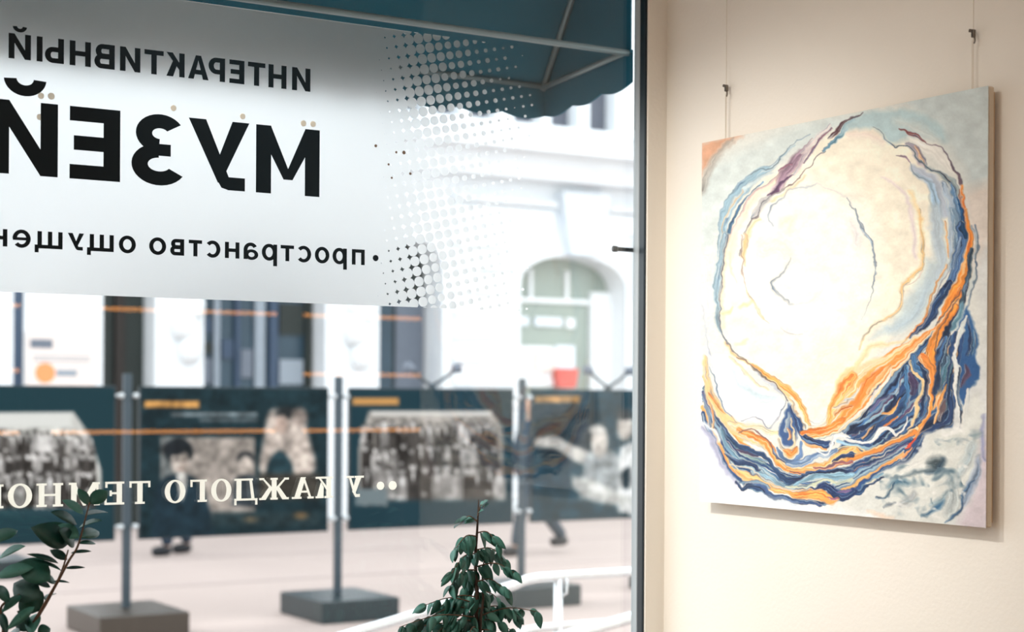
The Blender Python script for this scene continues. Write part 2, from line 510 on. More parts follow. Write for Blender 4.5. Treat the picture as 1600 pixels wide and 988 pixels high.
# ------------------------------------------------------------------ the room behind the camera: lit shelving, added ceiling fill lights, spotlights
def shelving():
    x0, x1, y0, y1 = -3.4, 2.75, -5.59, -5.22
    t = thing('wall_shelving', ((x0 + x1) / 2, -5.4, 0), 'dark stained shelving with three warm lit shelf edges on the back wall', 'shelving')
    MB().box(x0, x1, y0, y0 + 0.03, 0, 2.9).build('back_panel', M['shelf_wood'], t)
    for x in (x0, x0 + 1.54, x0 + 3.08, x0 + 4.62, x1 - 0.04):
        MB().box(x, x + 0.04, y0 + 0.03, y1, 0, 2.9).build('upright', M['shelf_wood'], t)
    for z in (0.45, 0.9, 1.27, 1.615, 1.975, 2.45, 2.86):
        s = MB().box(x0 + 0.04, x1 - 0.04, y0 + 0.03, y1 - 0.01, z - 0.02, z + 0.02).build('shelf', M['shelf_wood'], t)
        if z in (1.27, 1.615, 1.975):
            for xa in (x0, x0 + 1.54, x0 + 3.08, x0 + 4.62):
                if z == 1.615 and xa == x0 + 3.08: continue
                MB().box(xa + 0.10, xa + 1.46, y1 - 0.009, y1 - 0.002, z - 0.012, z + 0.012).build('light_strip', M['led'], s)
shelving()
def added_ceiling_light(x, y, label):  # unseen fixture, added to raise the ambient light in the room
    t = thing('added_ceiling_light', (x, y, ZC), label, 'ceiling light', 'added square ceiling fill lights')
    MB().box(x - 0.32, x + 0.32, y - 0.32, y + 0.32, ZC - 0.05, ZC - 0.002).build('housing', M['lamp_black'], t)
    MB().box(x - 0.29, x + 0.29, y - 0.29, y + 0.29, ZC - 0.058, ZC - 0.0505).build('fill_diffuser', M['fill_diffuser'], t)
added_ceiling_light(-3.6, -1.6, 'added square ceiling fill light over the window end, away from the picture')
added_ceiling_light(-3.6, -4.2, 'added square ceiling fill light over the corner by the shelving')
added_ceiling_light(-0.9, -3.6, 'added square ceiling fill light in the middle of the room')
added_ceiling_light(2.2, -3.0, 'added square ceiling fill light beyond the picture wall')
def track_spot(x, y, target, power, label, size=52, blend=1.0):
    t = thing('track_spotlight', (x, y, ZC), label, 'spotlight', 'spotlights aimed at the painting')
    MB().box(x - 0.02, x + 0.02, y - 0.09, y + 0.09, ZC - 0.03, ZC).build('mount', M['lamp_black'], t)
    MB().tube([(x, y, ZC - 0.03), (x, y, ZC - 0.16)], 0.008, 8).build('stem', M['lamp_black'], t)
    p = Vector((x, y, ZC - 0.2)); d = (Vector(target) - p).normalized()
    MB().tube([p - d * 0.09, p - d * 0.085, p + d * 0.06, p + d * 0.065], [0.02, 0.04, 0.045, 0.042], 16).build('lamp_head', M['lamp_black'], t, smooth=True)
    l = bpy.data.lights.new('spot_bulb', 'SPOT')
    l.energy = power; l.spot_size = math.radians(size); l.spot_blend = blend; l.shadow_soft_size = 0.10
    l.color = (1.0, 0.955, 0.885)
    o = bpy.data.objects.new('spot_bulb', l)
    COL.objects.link(o)
    q = p + d * 0.08
    o.rotation_mode = 'QUATERNION'
    o.rotation_quaternion = d.to_track_quat('-Z', 'Y')
    o.parent = t
    o.location = q - t.location
track_spot(-2.35, -0.30, (0, -0.32, 1.22), 215, 'black track spotlight nearest the window, aimed at the painting')
track_spot(-2.35, -1.05, (0, -0.66, 1.50), 66, 'black track spotlight farther from the window, aimed at the painting')
MB().box(-2.37, -2.33, -2.6, -0.1, ZC - 0.006, ZC - 0.001).build('trim_1', M['lamp_black'])['kind'] = 'structure'

# ================================================================== FILM AND LETTERING ON THE GLASS
YF = 0.0515                                  # room-side face of the film
zft = on_y(500, 30.3, YG0).z
zfb = on_y(300, 467.3, YG0).z
def film_mat():
    m = bpy.data.materials.new('frosted_halftone_film')
    m.use_nodes = True
    nt = m.node_tree; N = nt.nodes; L = nt.links
    N.remove(N['Principled BSDF'])
    o = on_y(640, 145, YG0); pa = on_y(640 + 14.2 * 8, 145 - 2.1 * 8, YG0); pb = on_y(640 + 3.2 * 8, 145 + 16 * 8, YG0)
    a = ((pa.x - o.x) / 8, (pa.z - o.z) / 8)
    b = ((pb.x - o.x) / 8, (pb.z - o.z) / 8)
    det = a[0] * b[1] - a[1] * b[0]
    tc = N.new('ShaderNodeTexCoord'); sp = N.new('ShaderNodeSeparateXYZ')
    L.new(tc.outputs['Object'], sp.inputs[0])
    def mth(op, x, y=None, z=None):
        n = N.new('ShaderNodeMath'); n.operation = op
        for k, q in enumerate((x, y, z)):
            if q is None: continue
            if isinstance(q, (int, float)): n.inputs[k].default_value = q
            else: L.new(q, n.inputs[k])
        return n.outputs[0]
    dx = mth('SUBTRACT', sp.outputs['X'], o.x); dz = mth('SUBTRACT', sp.outputs['Z'], o.z)
    i = mth('SUBTRACT', mth('MULTIPLY', dx, b[1] / det), mth('MULTIPLY', dz, b[0] / det))
    j = mth('SUBTRACT', mth('MULTIPLY', dz, a[0] / det), mth('MULTIPLY', dx, a[1] / det))
    ri = mth('FLOOR', mth('ADD', i, 0.5)); rj = mth('FLOOR', mth('ADD', j, 0.5))
    fi = mth('SUBTRACT', i, ri); fj = mth('SUBTRACT', j, rj)
    ex = mth('ADD', mth('MULTIPLY', fi, a[0]), mth('MULTIPLY', fj, b[0]))
    ez = mth('ADD', mth('MULTIPLY', fi, a[1]), mth('MULTIPLY', fj, b[1]))
    d = mth('SQRT', mth('ADD', mth('MULTIPLY', ex, ex), mth('MULTIPLY', ez, ez)))
    unit = math.hypot(*a)
    # radius is chosen at the dot's centre, in units of the dot spacing
    cx = mth('SUBTRACT', sp.outputs['X'], ex)
    cz = mth('SUBTRACT', sp.outputs['Z'], ez)
    u0 = on_y(560, 250, YG0).x; u1 = on_y(830, 250, YG0).x
    # the band of dots leans and bulges a little
    mid = (zft + zfb) / 2
    lean = mth('MULTIPLY', mth('ABSOLUTE', mth('SUBTRACT', cz, mid)), 0.05)
    t = mth('DIVIDE', mth('SUBTRACT', mth('ADD', cx, lean), u0), u1 - u0)
    wn = N.new('ShaderNodeTexWhiteNoise'); wn.noise_dimensions = '2D'
    cv = N.new('ShaderNodeCombineXYZ'); L.new(ri, cv.inputs[0]); L.new(rj, cv.inputs[1]); L.new(cv.outputs[0], wn.inputs['Vector'])
    rnd = mth('SUBTRACT', wn.outputs['Value'], 0.5)
    t2 = mth('ADD', t, mth('MULTIPLY', rnd, mth('MULTIPLY', t, 0.22)))
    rp = N.new('ShaderNodeValToRGB'); e = rp.color_ramp.elements
    stops = [(0.0, .80), (0.08, .70), (0.18, .60), (0.30, .49), (0.50, .40), (0.60, .30), (0.72, .20), (0.92, .11), (1.0, 0.0)]
    e[0].position, e[0].color = 0.0, (.80, .80, .80, 1)
    e[1].position, e[1].color = 1.0, (0, 0, 0, 1)
    for pos, val in stops[1:-1]:
        q = e.new(pos); q.color = (val, val, val, 1)
    L.new(t2, rp.inputs[0])
    rad = mth('MULTIPLY', rp.outputs[0], unit)
    mask = mth('LESS_THAN', d, rad)
    clear = N.new('ShaderNodeBsdfTransparent')
    rf = N.new('ShaderNodeBsdfGlass'); rf.distribution = 'MULTI_GGX'; rf.inputs['IOR'].default_value = 1.35; rf.inputs['Roughness'].default_value = 0.34
    rf.inputs['Color'].default_value = (0.985, 0.99, 0.985, 1)
    tl = N.new('ShaderNodeBsdfTranslucent'); tl.inputs['Color'].default_value = (0.95, 0.955, 0.945, 1)
    df = N.new('ShaderNodeBsdfDiffuse'); df.inputs['Color'].default_value = (0.93, 0.935, 0.925, 1)
    m1 = N.new('ShaderNodeMixShader'); m1.inputs[0].default_value = 0.45
    L.new(tl.outputs[0], m1.inputs[1]); L.new(df.outputs[0], m1.inputs[2])
    m2 = N.new('ShaderNodeMixShader'); m2.inputs[0].default_value = 0.10
    L.new(rf.outputs[0], m2.inputs[1]); L.new(m1.outputs[0], m2.inputs[2])
    m3 = N.new('ShaderNodeMixShader')
    L.new(mask, m3.inputs[0]); L.new(clear.outputs[0], m3.inputs[1]); L.new(m2.outputs[0], m3.inputs[2])
    L.new(m3.outputs[0], N['Material Output'].inputs['Surface'])
    return m
film = MB().box(XL + 0.02, on_y(832, 250, YG0).x, YF, YG0 - 0.0006, zfb, zft).build('frosted_film', film_mat())
tag(film, 'frosted white film with fading halftone dots stuck on the shop window', 'window film')

# ---- glyphs: lists of polygons in a w x h box, s = stem width; origin bottom left, read from outside
def R(x0, y0, x1, y1): return [(x0, y0), (x1, y0), (x1, y1), (x0, y1)]
def arc(cx, cy, rx, ry, tx, ty, a0, a1, n=18):
    """elliptical band pieces"""
    out = []
    for k in range(n):
        p, q = math.radians(a0 + (a1 - a0) * k / n), math.radians(a0 + (a1 - a0) * (k + 1) / n)
        out.append([(cx + rx * math.cos(p), cy + ry * math.sin(p)), (cx + rx * math.cos(q), cy + ry * math.sin(q)),
                    (cx + (rx - tx) * math.cos(q), cy + (ry - ty) * math.sin(q)), (cx + (rx - tx) * math.cos(p), cy + (ry - ty) * math.sin(p))])
    return out
def bowl(x0, x1, y0, y1, s, b):
    r = (y1 - y0) / 2
    rx = min(r, x1 - x0)
    return [R(x0, y1 - b, x1 - rx, y1), R(x0, y0, x1 - rx, y0 + b)] + arc(x1 - rx, (y0 + y1) / 2, rx, r, s, b, -90, 90)
def breve(w, h, s, k=0.24):
    cx, rx = w / 2, w * 0.32
    return arc(cx, h + k * h + 0.07 * h, rx, k * h, s * 0.72, s * 0.62, 184, 356, 16)
def sans(ch, w, h, s):
    b = s * 0.84
    if ch == 'Н' or ch == 'н': return [R(0, 0, s, h), R(w - s, 0, w, h), R(s, h / 2 - b / 2, w - s, h / 2 + b / 2)]
    if ch in 'ИЙ':
        g = [R(0, 0, s, h), R(w - s, 0, w, h), [(s, 0), (w - s, h * 0.64), (w - s, h), (s, h * 0.36)]]
        return g + (breve(w, h, s) if ch == 'Й' else [])
    if ch in 'Тт': return [R(0, h - b, w, h), R(w / 2 - s / 2, 0, w / 2 + s / 2, h - b)]
    if ch == 'Е': return [R(0, 0, s, h), R(s, 0, w, b), R(s, h - b, w, h), R(s, h / 2 - b / 2, w * 0.92, h / 2 + b / 2)]
    if ch == 'Р': return [R(0, 0, s, h)] + bowl(s, w, h * 0.30, h, s, b)
    if ch in 'Вв': return [R(0, 0, s, h)] + bowl(s, w * 0.94, h * 0.5 - b * 0.4, h, s, b) + bowl(s, w, 0, h * 0.5 + b * 0.45, s, b)
    if ch == 'Ы':
        wb = w * 0.70
        return [R(0, 0, s, h), R(w - s, 0, w, h)] + bowl(s, wb, 0, h * 0.64, s, b)
    if ch == 'К':
        return [R(0, 0, s, h), [(s, h * 0.30), (s, h * 0.30 + b * 1.5), (w - s * 1.15, h), (w, h)], [(s * 1.5, h * 0.46), (s * 2.2, h * 0.66), (w, 0), (w - s * 1.25, 0)]]
    if ch == 'А':
        return [[(0, 0), (s * 1.05, 0), (w / 2 + s * 0.05, h * 0.86), (w / 2 - s * 0.5, h)], [(w, 0), (w - s * 1.05, 0), (w / 2 - s * 0.05, h * 0.86), (w / 2 + s * 0.5, h)],
                [(w / 2 - s * 0.5, h), (w / 2, h * 0.8), (w / 2 + s * 0.5, h)], R(w * 0.22, h * 0.2, w * 0.78, h * 0.2 + b)]
    if ch == 'М':
        return [R(0, 0, s, h), R(w - s, 0, w, h), [(0, h), (s * 0.98, h), (w / 2 + s * 0.3, h * 0.22), (w / 2 - s * 0.3, h * 0.22)], [(w, h), (w - s * 0.98, h), (w / 2 - s * 0.3, h * 0.22), (w / 2 + s * 0.3, h * 0.22)]]
    if ch in 'Уу':
        return [[(0, h), (s * 1.1, h), (w * 0.56, h * 0.34), (w * 0.42, h * 0.20)], [(w, h), (w - s * 1.1, h), (w * 0.30, h * 0.10), (w * 0.52, h * 0.10)],
                [(w * 0.30, h * 0.12), (w * 0.52, h * 0.12), (w * 0.46, h * 0.03), (w * 0.34, 0), (w * 0.22, 0)], R(w * 0.07, 0, w * 0.36, b * 0.95)]
    if ch == 'З':
        r1, r2 = h * 0.27, h * 0.29
        return (arc(w * 0.46, h - r1, w * 0.46, r1 * 1.02, s, b, -86, 148, 22) + arc(w * 0.48, r2, w * 0.52, r2 * 1.02, s, b, -150, 88, 22)
                + [R(w * 0.26, h * 0.5 - b * 0.42, w * 0.58, h * 0.5 + b * 0.42)])
    if ch == 'п': return [R(0, 0, s, h), R(w - s, 0, w, h), R(s, h - b, w - s, h)]
    if ch == 'о': return arc(w / 2, h / 2, w / 2, h * 0.53, s, b, 0, 360, 30)
    if ch == 'с': return arc(w * 0.54, h / 2, w * 0.54, h * 0.53, s, b, 42, 318, 24)
    if ch == 'е': return arc(w / 2, h / 2, w / 2, h * 0.53, s, b, 0, 318, 26) + [R(s * 0.8, h / 2 - b * 0.42, w * 0.98, h / 2 + b * 0.36)]
    if ch == 'р': return [R(0, -h * 0.36, s, h)] + arc(w * 0.52, h / 2, w * 0.48, h * 0.53, s, b, 0, 360, 28)
    if ch == 'а': return [R(w - s, 0, w, h * 0.64)] + arc(w * 0.46, h * 0.29, w * 0.46, h * 0.33, s * 0.95, b * 0.85, 0, 360, 22) + arc(w * 0.52, h * 0.60, w * 0.48, h * 0.44, s, b, 0, 150, 14)
    if ch == 'щ':
        ww = w * 0.90
        return [R(0, 0, s, h), R(ww / 2 - s / 2, 0, ww / 2 + s / 2, h), R(ww - s, 0, ww, h), R(0, 0, w, b), R(w - s * 0.9, -h * 0.24, w, b)]
    return []
def serif(ch, w, h, s):
    t, k = h * 0.095, s * 0.42          # thin stroke and serif reach
    def stem(x): return [R(x, 0, x + s, h), R(x - k, 0, x + s + k, t), R(x - k, h - t, x + s + k, h)]
    if ch == 'О': return arc(w / 2, h / 2, w / 2, h * 0.52, s, t * 0.9, 0, 360, 32)
    if ch == 'Н': return stem(k) + stem(w - s - k) + [R(k + s, h / 2 - t / 2, w - s - k, h / 2 + t / 2)]
    if ch == 'Е': return stem(k) + [R(k, 0, w, t), R(k, h - t, w * 0.96, h), R(k + s, h / 2 - t / 2, w * 0.74, h / 2 + t / 2), R(w - t, 0, w, h * 0.28), R(w * 0.96 - t, h * 0.74, w * 0.96, h), R(w * 0.74 - t, h * 0.38, w * 0.74, h * 0.62)]
    if ch == 'Т': return [R(w / 2 - s / 2, 0, w / 2 + s / 2, h), R(w / 2 - s / 2 - k, 0, w / 2 + s / 2 + k, t), R(0, h - t, w, h), R(0, h * 0.72, t, h), R(w - t, h * 0.72, w, h)]
    if ch == 'Г': return stem(k) + [R(k, h - t, w, h), R(w - t, h * 0.68, w, h)]
    if ch == 'М': return [R(k * 0.6, 0, k * 0.6 + t, h), R(0, 0, k * 1.6 + t, t), R(w - s - k, 0, w - k, h), R(w - s - 2 * k, 0, w, t), [(0, h), (s * 1.3, h), (w * 0.58, h * 0.12), (w * 0.46, 0)],
                              [(w - k, h), (w - s * 1.2, h), (w * 0.46, 0), (w * 0.54, 0)], R(0, h - t, s, h), R(w - s - k, h - t, w, h)]
    if ch == 'У': return [[(k, h), (k + s * 1.2, h), (w * 0.66, h * 0.26), (w * 0.52, h * 0.10)], [(w - k, h), (w - k - t * 1.2, h), (w * 0.42, h * 0.10), (w * 0.56, h * 0.10)],
                              [(w * 0.42, h * 0.14), (w * 0.57, h * 0.14), (w * 0.48, 0), (w * 0.22, 0), (w * 0.22, h * 0.14), (w * 0.36, h * 0.14)], R(0, h - t, s * 1.2 + 2 * k, h), R(w - t * 2 - 2 * k, h - t, w, h)]
    if ch == 'К': return stem(k) + [[(k + s, h * 0.38), (k + s, h * 0.56), (w - k - t, h), (w - k, h)], [(k + s * 1.6, h * 0.52), (k + s * 2.2, h * 0.74), (w - k * 0.5, 0), (w - s * 1.25 - k, 0)], R(w - s * 1.3 - k, 0, w, t), R(w - s - 2 * k, h - t, w, h)]
    if ch == 'А': return [[(k, 0), (k + t * 1.2, 0), (w / 2 + t * 0.3, h), (w / 2 - t * 0.8, h)], [(w - k, 0), (w - k - s * 1.15, 0), (w / 2 - s * 0.6, h), (w / 2 + s * 0.45, h)], R(w * 0.26, h * 0.28, w * 0.7, h * 0.28 + t), R(0, 0, k * 2 + t * 1.2, t), R(w - s * 1.2 - 2 * k, 0, w, t)]
    if ch == 'Ж':
        c = w / 2
        g = [R(c - s / 2, 0, c + s / 2, h), R(c - s / 2 - k * .6, 0, c + s / 2 + k * .6, t), R(c - s / 2 - k * .6, h - t, c + s / 2 + k * .6, h)]
        for sg in (-1, 1):
            g += [[(c + sg * s * 0.5, h * 0.42), (c + sg * s * 0.5, h * 0.58), (c + sg * (w / 2 - k - t), h), (c + sg * (w / 2 - k), h)][::sg],
                  [(c + sg * s * 0.5, h * 0.46), (c + sg * s * 0.9, h * 0.64), (c + sg * (w / 2 - k * 0.3), 0), (c + sg * (w / 2 - s * 1.2 - k * 0.3), 0)][::sg],
                  R(c + sg * (w / 2 - s * 1.3) if sg > 0 else 0, 0, w if sg > 0 else c - (w / 2 - s * 1.3), t),
                  R(c + sg * (w / 2 - s) if sg > 0 else 0, h - t, w if sg > 0 else c - (w / 2 - s), h)]
        return g
    if ch == 'Д': return [R(w - s - k, 0, w - k, h), [(k * 1.3, 0), (k * 1.3 + t * 1.6, 0), (w * 0.36, h), (w * 0.25, h)], R(w * 0.2, h - t, w, h), R(0, 0, w, t), R(0, -h * 0.2, t * 1.1, t), R(w - t * 1.1, -h * 0.2, w, t)]
    return []
def disc(cx, cy, r, n=20): return [(cx + r * math.cos(2 * math.pi * k / n), cy + r * math.sin(2 * math.pi * k / n)) for k in range(n)]

def union_prism(mb, polys, y0, y1):
    """one clean thin solid from overlapping polygons"""
    from mathutils.geometry import delaunay_2d_cdt
    vs, fs = [], []
    for pl in polys:
        ar = sum(pl[i][0] * pl[(i + 1) % len(pl)][1] - pl[(i + 1) % len(pl)][0] * pl[i][1] for i in range(len(pl)))
        if abs(ar) < 1e-9: continue
        pl = pl if ar > 0 else pl[::-1]
        fs.append(list(range(len(vs), len(vs) + len(pl))))
        vs += [Vector(p) for p in pl]
    V, E, T, _, _, OF = delaunay_2d_cdt(vs, [], fs, 0, 1e-6)
    T = [t for t, of in zip(T, OF) if of]
    n = len(V)
    cnt = {}
    for t in T:
        for i in range(len(t)):
            a, b = t[i], t[(i + 1) % len(t)]
            k = (min(a, b), max(a, b)); cnt[k] = cnt.get(k, 0) + 1
    faces = [tuple(t) for t in T] + [tuple(i + n for i in reversed(t)) for t in T] + [(a, b, b + n, a + n) for (a, b), c in cnt.items() if c == 1]
    mb.add([(p.x, y0, p.y) for p in V] + [(p.x, y1, p.y) for p in V], faces)
def line_of_letters(name, label, letters, gl, zb, h, s, m, vref):
    """letters: (character, left, right) as the photograph shows them from indoors, so mirrored"""
    xs = [on_y(l[1], vref, YF).x for l in letters] + [on_y(l[2], vref, YF).x for l in letters]
    t = thing(name, ((min(xs) + max(xs)) / 2, YF, zb), label, 'lettering', 'mirrored words on the shop window')
    y0, y1 = YF - 0.0016, YF - 0.0003
    for ch, l, r in letters:
        X0, X1 = on_y(l, vref, YF).x, on_y(r, vref, YF).x
        mb = MB()
        if ch == '•':
            mb.prism_y(disc((X0 + X1) / 2, zb + h * 0.5, (X1 - X0) / 2), y0, y1)
        else:
            union_prism(mb, [[(X1 - x, zb + z) for x, z in pl] for pl in gl(ch, X1 - X0, h, s)], y0, y1)
        mb.build('dot' if ch == '•' else 'letter', m, t)
    return t
def zc(i): return i / 3.8
L1 = [('И', 380 + zc(290), 380 + zc(398)), ('Н', 380 + zc(150), 380 + zc(256)), ('Т', 380 + zc(28), 380 + zc(130)), ('Е', zc(1362), zc(1450)), ('Р', zc(1238), zc(1335)),
      ('А', zc(1117), zc(1237)), ('К', zc(988), zc(1095)), ('Т', zc(857), zc(970)), ('И', zc(712), zc(832)), ('В', zc(560), zc(680)), ('Н', zc(413), zc(538)), ('Ы', zc(217), zc(378)), ('Й', zc(50), zc(182))]
z0 = on_y(484, 143.5, YF).z; h0 = on_y(484, 108, YF).z - z0
line_of_letters('window_lettering', 'first line of mirrored dark capitals on the frosted film, thirteen medium letters', L1, sans, z0, h0, on_y(484, 120, YF).x - on_y(476.5, 120, YF).x, M['vinyl_dark'], 100)
L2 = [('М', 400, 499), ('У', 294.7, 389), ('З', 205.3, 287.6), ('Е', 108.7, 187.4), ('Й', -14, 90)]
z0 = on_y(497, 308, YF).z; h0 = on_y(498.5, 204, YF).z - z0
line_of_letters('window_lettering', 'huge bold mirrored dark word across the middle of the frosted film', L2, sans, z0, h0, on_y(498, 250, YF).x - on_y(475.5, 250, YF).x, M['vinyl_dark'], 240)
L3 = [('•', 380 + zc(769), 380 + zc(802)), ('п', 380 + zc(645), 380 + zc(720)), ('р', 380 + zc(530), 380 + zc(614)), ('о', 380 + zc(425), 380 + zc(510)), ('с', 380 + zc(320), 380 + zc(402)), ('т', 380 + zc(222), 380 + zc(300)),
      ('р', 380 + zc(110), 380 + zc(200)), ('а', 380 + zc(2), 380 + zc(88)), ('н', zc(1335), zc(1420)), ('с', zc(1222), zc(1307)), ('т', zc(1120), zc(1198)), ('в', zc(1010), zc(1092)), ('о', zc(885), zc(985)),
      ('о', zc(705), zc(805)), ('щ', zc(516), zc(674)), ('у', zc(402), zc(497)), ('щ', zc(205), zc(370)), ('е', zc(73), zc(181)), ('н', zc(-55), zc(42))]
z0 = on_y(569, 414.5, YF).z; h0 = on_y(569, 390.5, YF).z - z0
line_of_letters('window_lettering', 'small lower-case mirrored dark words along the bottom of the frosted film', L3, sans, z0, h0, on_y(569, 400, YF).x - on_y(563.6, 400, YF).x, M['vinyl_dark'], 395)
L4 = [('•', 588.5, 600), ('•', 607, 619.5), ('У', 541, 568), ('К', 493, 520), ('А', 456, 490), ('Ж', 405, 451), ('Д', 366, 402), ('О', zc(1253), zc(1373)), ('Г', zc(1130), zc(1228)), ('О', zc(978), zc(1100)),
      ('Т', zc(768), zc(892)), ('Е', zc(620), zc(737)), ('М', zc(408), zc(592)), ('Н', zc(216), zc(374)), ('О', zc(46), zc(190)), ('Г', zc(-80), zc(20))]
z0 = on_y(510, 778.5, YF).z; h0 = on_y(510, 745, YF).z - z0
line_of_letters('window_lettering', 'cream serif mirrored words on the clear glass below the frosted film', L4, serif, z0, h0, on_y(512, 760, YF).x - on_y(504.8, 760, YF).x, M['vinyl_cream'], 762)
# stray spots of glue left on the film
for k, (u, v, r, mm) in enumerate([(64, 150, 4.5, 'glue'), (80, 150.5, 5, 'glue'), (62, 183, 4.5, 'glue'), (271, 169, 4.6, 'glue'), (379, 182, 4.6, 'glue'), (474, 193, 4.8, 'glue'), (489, 194, 4.8, 'glue'),
                                   (587, 228, 2.4, 'brown'), (631, 238.5, 3.0, 'brown'), (619, 238, 2.0, 'brown'), (607, 257, 1.8, 'brown'), (612, 278, 1.8, 'brown'), (641, 271.5, 2.2, 'brown')]):
    c = on_y(u, v, YF); rr = r / FPX * 4.3
    where = ['under the breve, left of a pair', 'under the breve, right of a pair', 'beside the stem of the last big letter', 'above the rounded big letter', 'above the third big letter from the edge',
             'above the first big letter, left of a pair', 'above the first big letter, right of a pair', 'uppermost among the brown specks', 'largest among the brown specks', 'beside the largest brown speck', 'between the brown specks',
             'lower left among the specks', 'lower right among the specks'][k]
    o = MB().prism_y(disc(c.x, c.z, rr, 14), YF - 0.0010, YF - 0.0003).build('glue_spot', M[mm])
    tag(o, ('beige' if mm == 'glue' else 'brown') + ' glue spot on the frosted film, ' + where, 'glue spot', 'glue spots on the frosted film')

# ================================================================== PAINTING ON THE WALL
PX = -0.040                                  # front of the canvas
c00 = on_x(1095.5, 224, PX); c11 = on_x(1541.5, 825.2, PX); c10 = on_x(1543.6, 134, PX); c01 = on_x(1095.5, 784, PX)
py0, py1 = (c00.y + c01.y) / 2, (c10.y + c11.y) / 2
pz0, pz1 = (c01.z + c11.z) / 2, (c00.z + c10.z) / 2
painting = thing('painting', (-0.02, (py0 + py1) / 2, pz0), 'large unframed abstract canvas with swirling orange, navy and cream bands', 'painting')
MB().cbox(PX + 0.0012, -0.019, py1, py0, pz0, pz1, 0.003).build('canvas_body', M['canvas'], painting)
for (a, b, c, d) in ((py1 + .01, py0 - .01, pz0 + .01, pz0 + .05), (py1 + .01, py0 - .01, pz1 - .05, pz1 - .01), (py1 + .01, py1 + .05, pz0 + .05, pz1 - .05), (py0 - .05, py0 - .01, pz0 + .05, pz1 - .05)):
    MB().box(-0.0188, -0.008, a, b, c, d).build('stretcher_bar', M['wood_bar'], painting)
CROPS = {'A': (1090, 560, 3.95), 'B': (1310, 560, 3.658), 'C': (1330, 330, 3.8), 'D': (1090, 130, 3.658), 'E': (1310, 130, 3.66), 'F': (1090, 370, 3.952)}
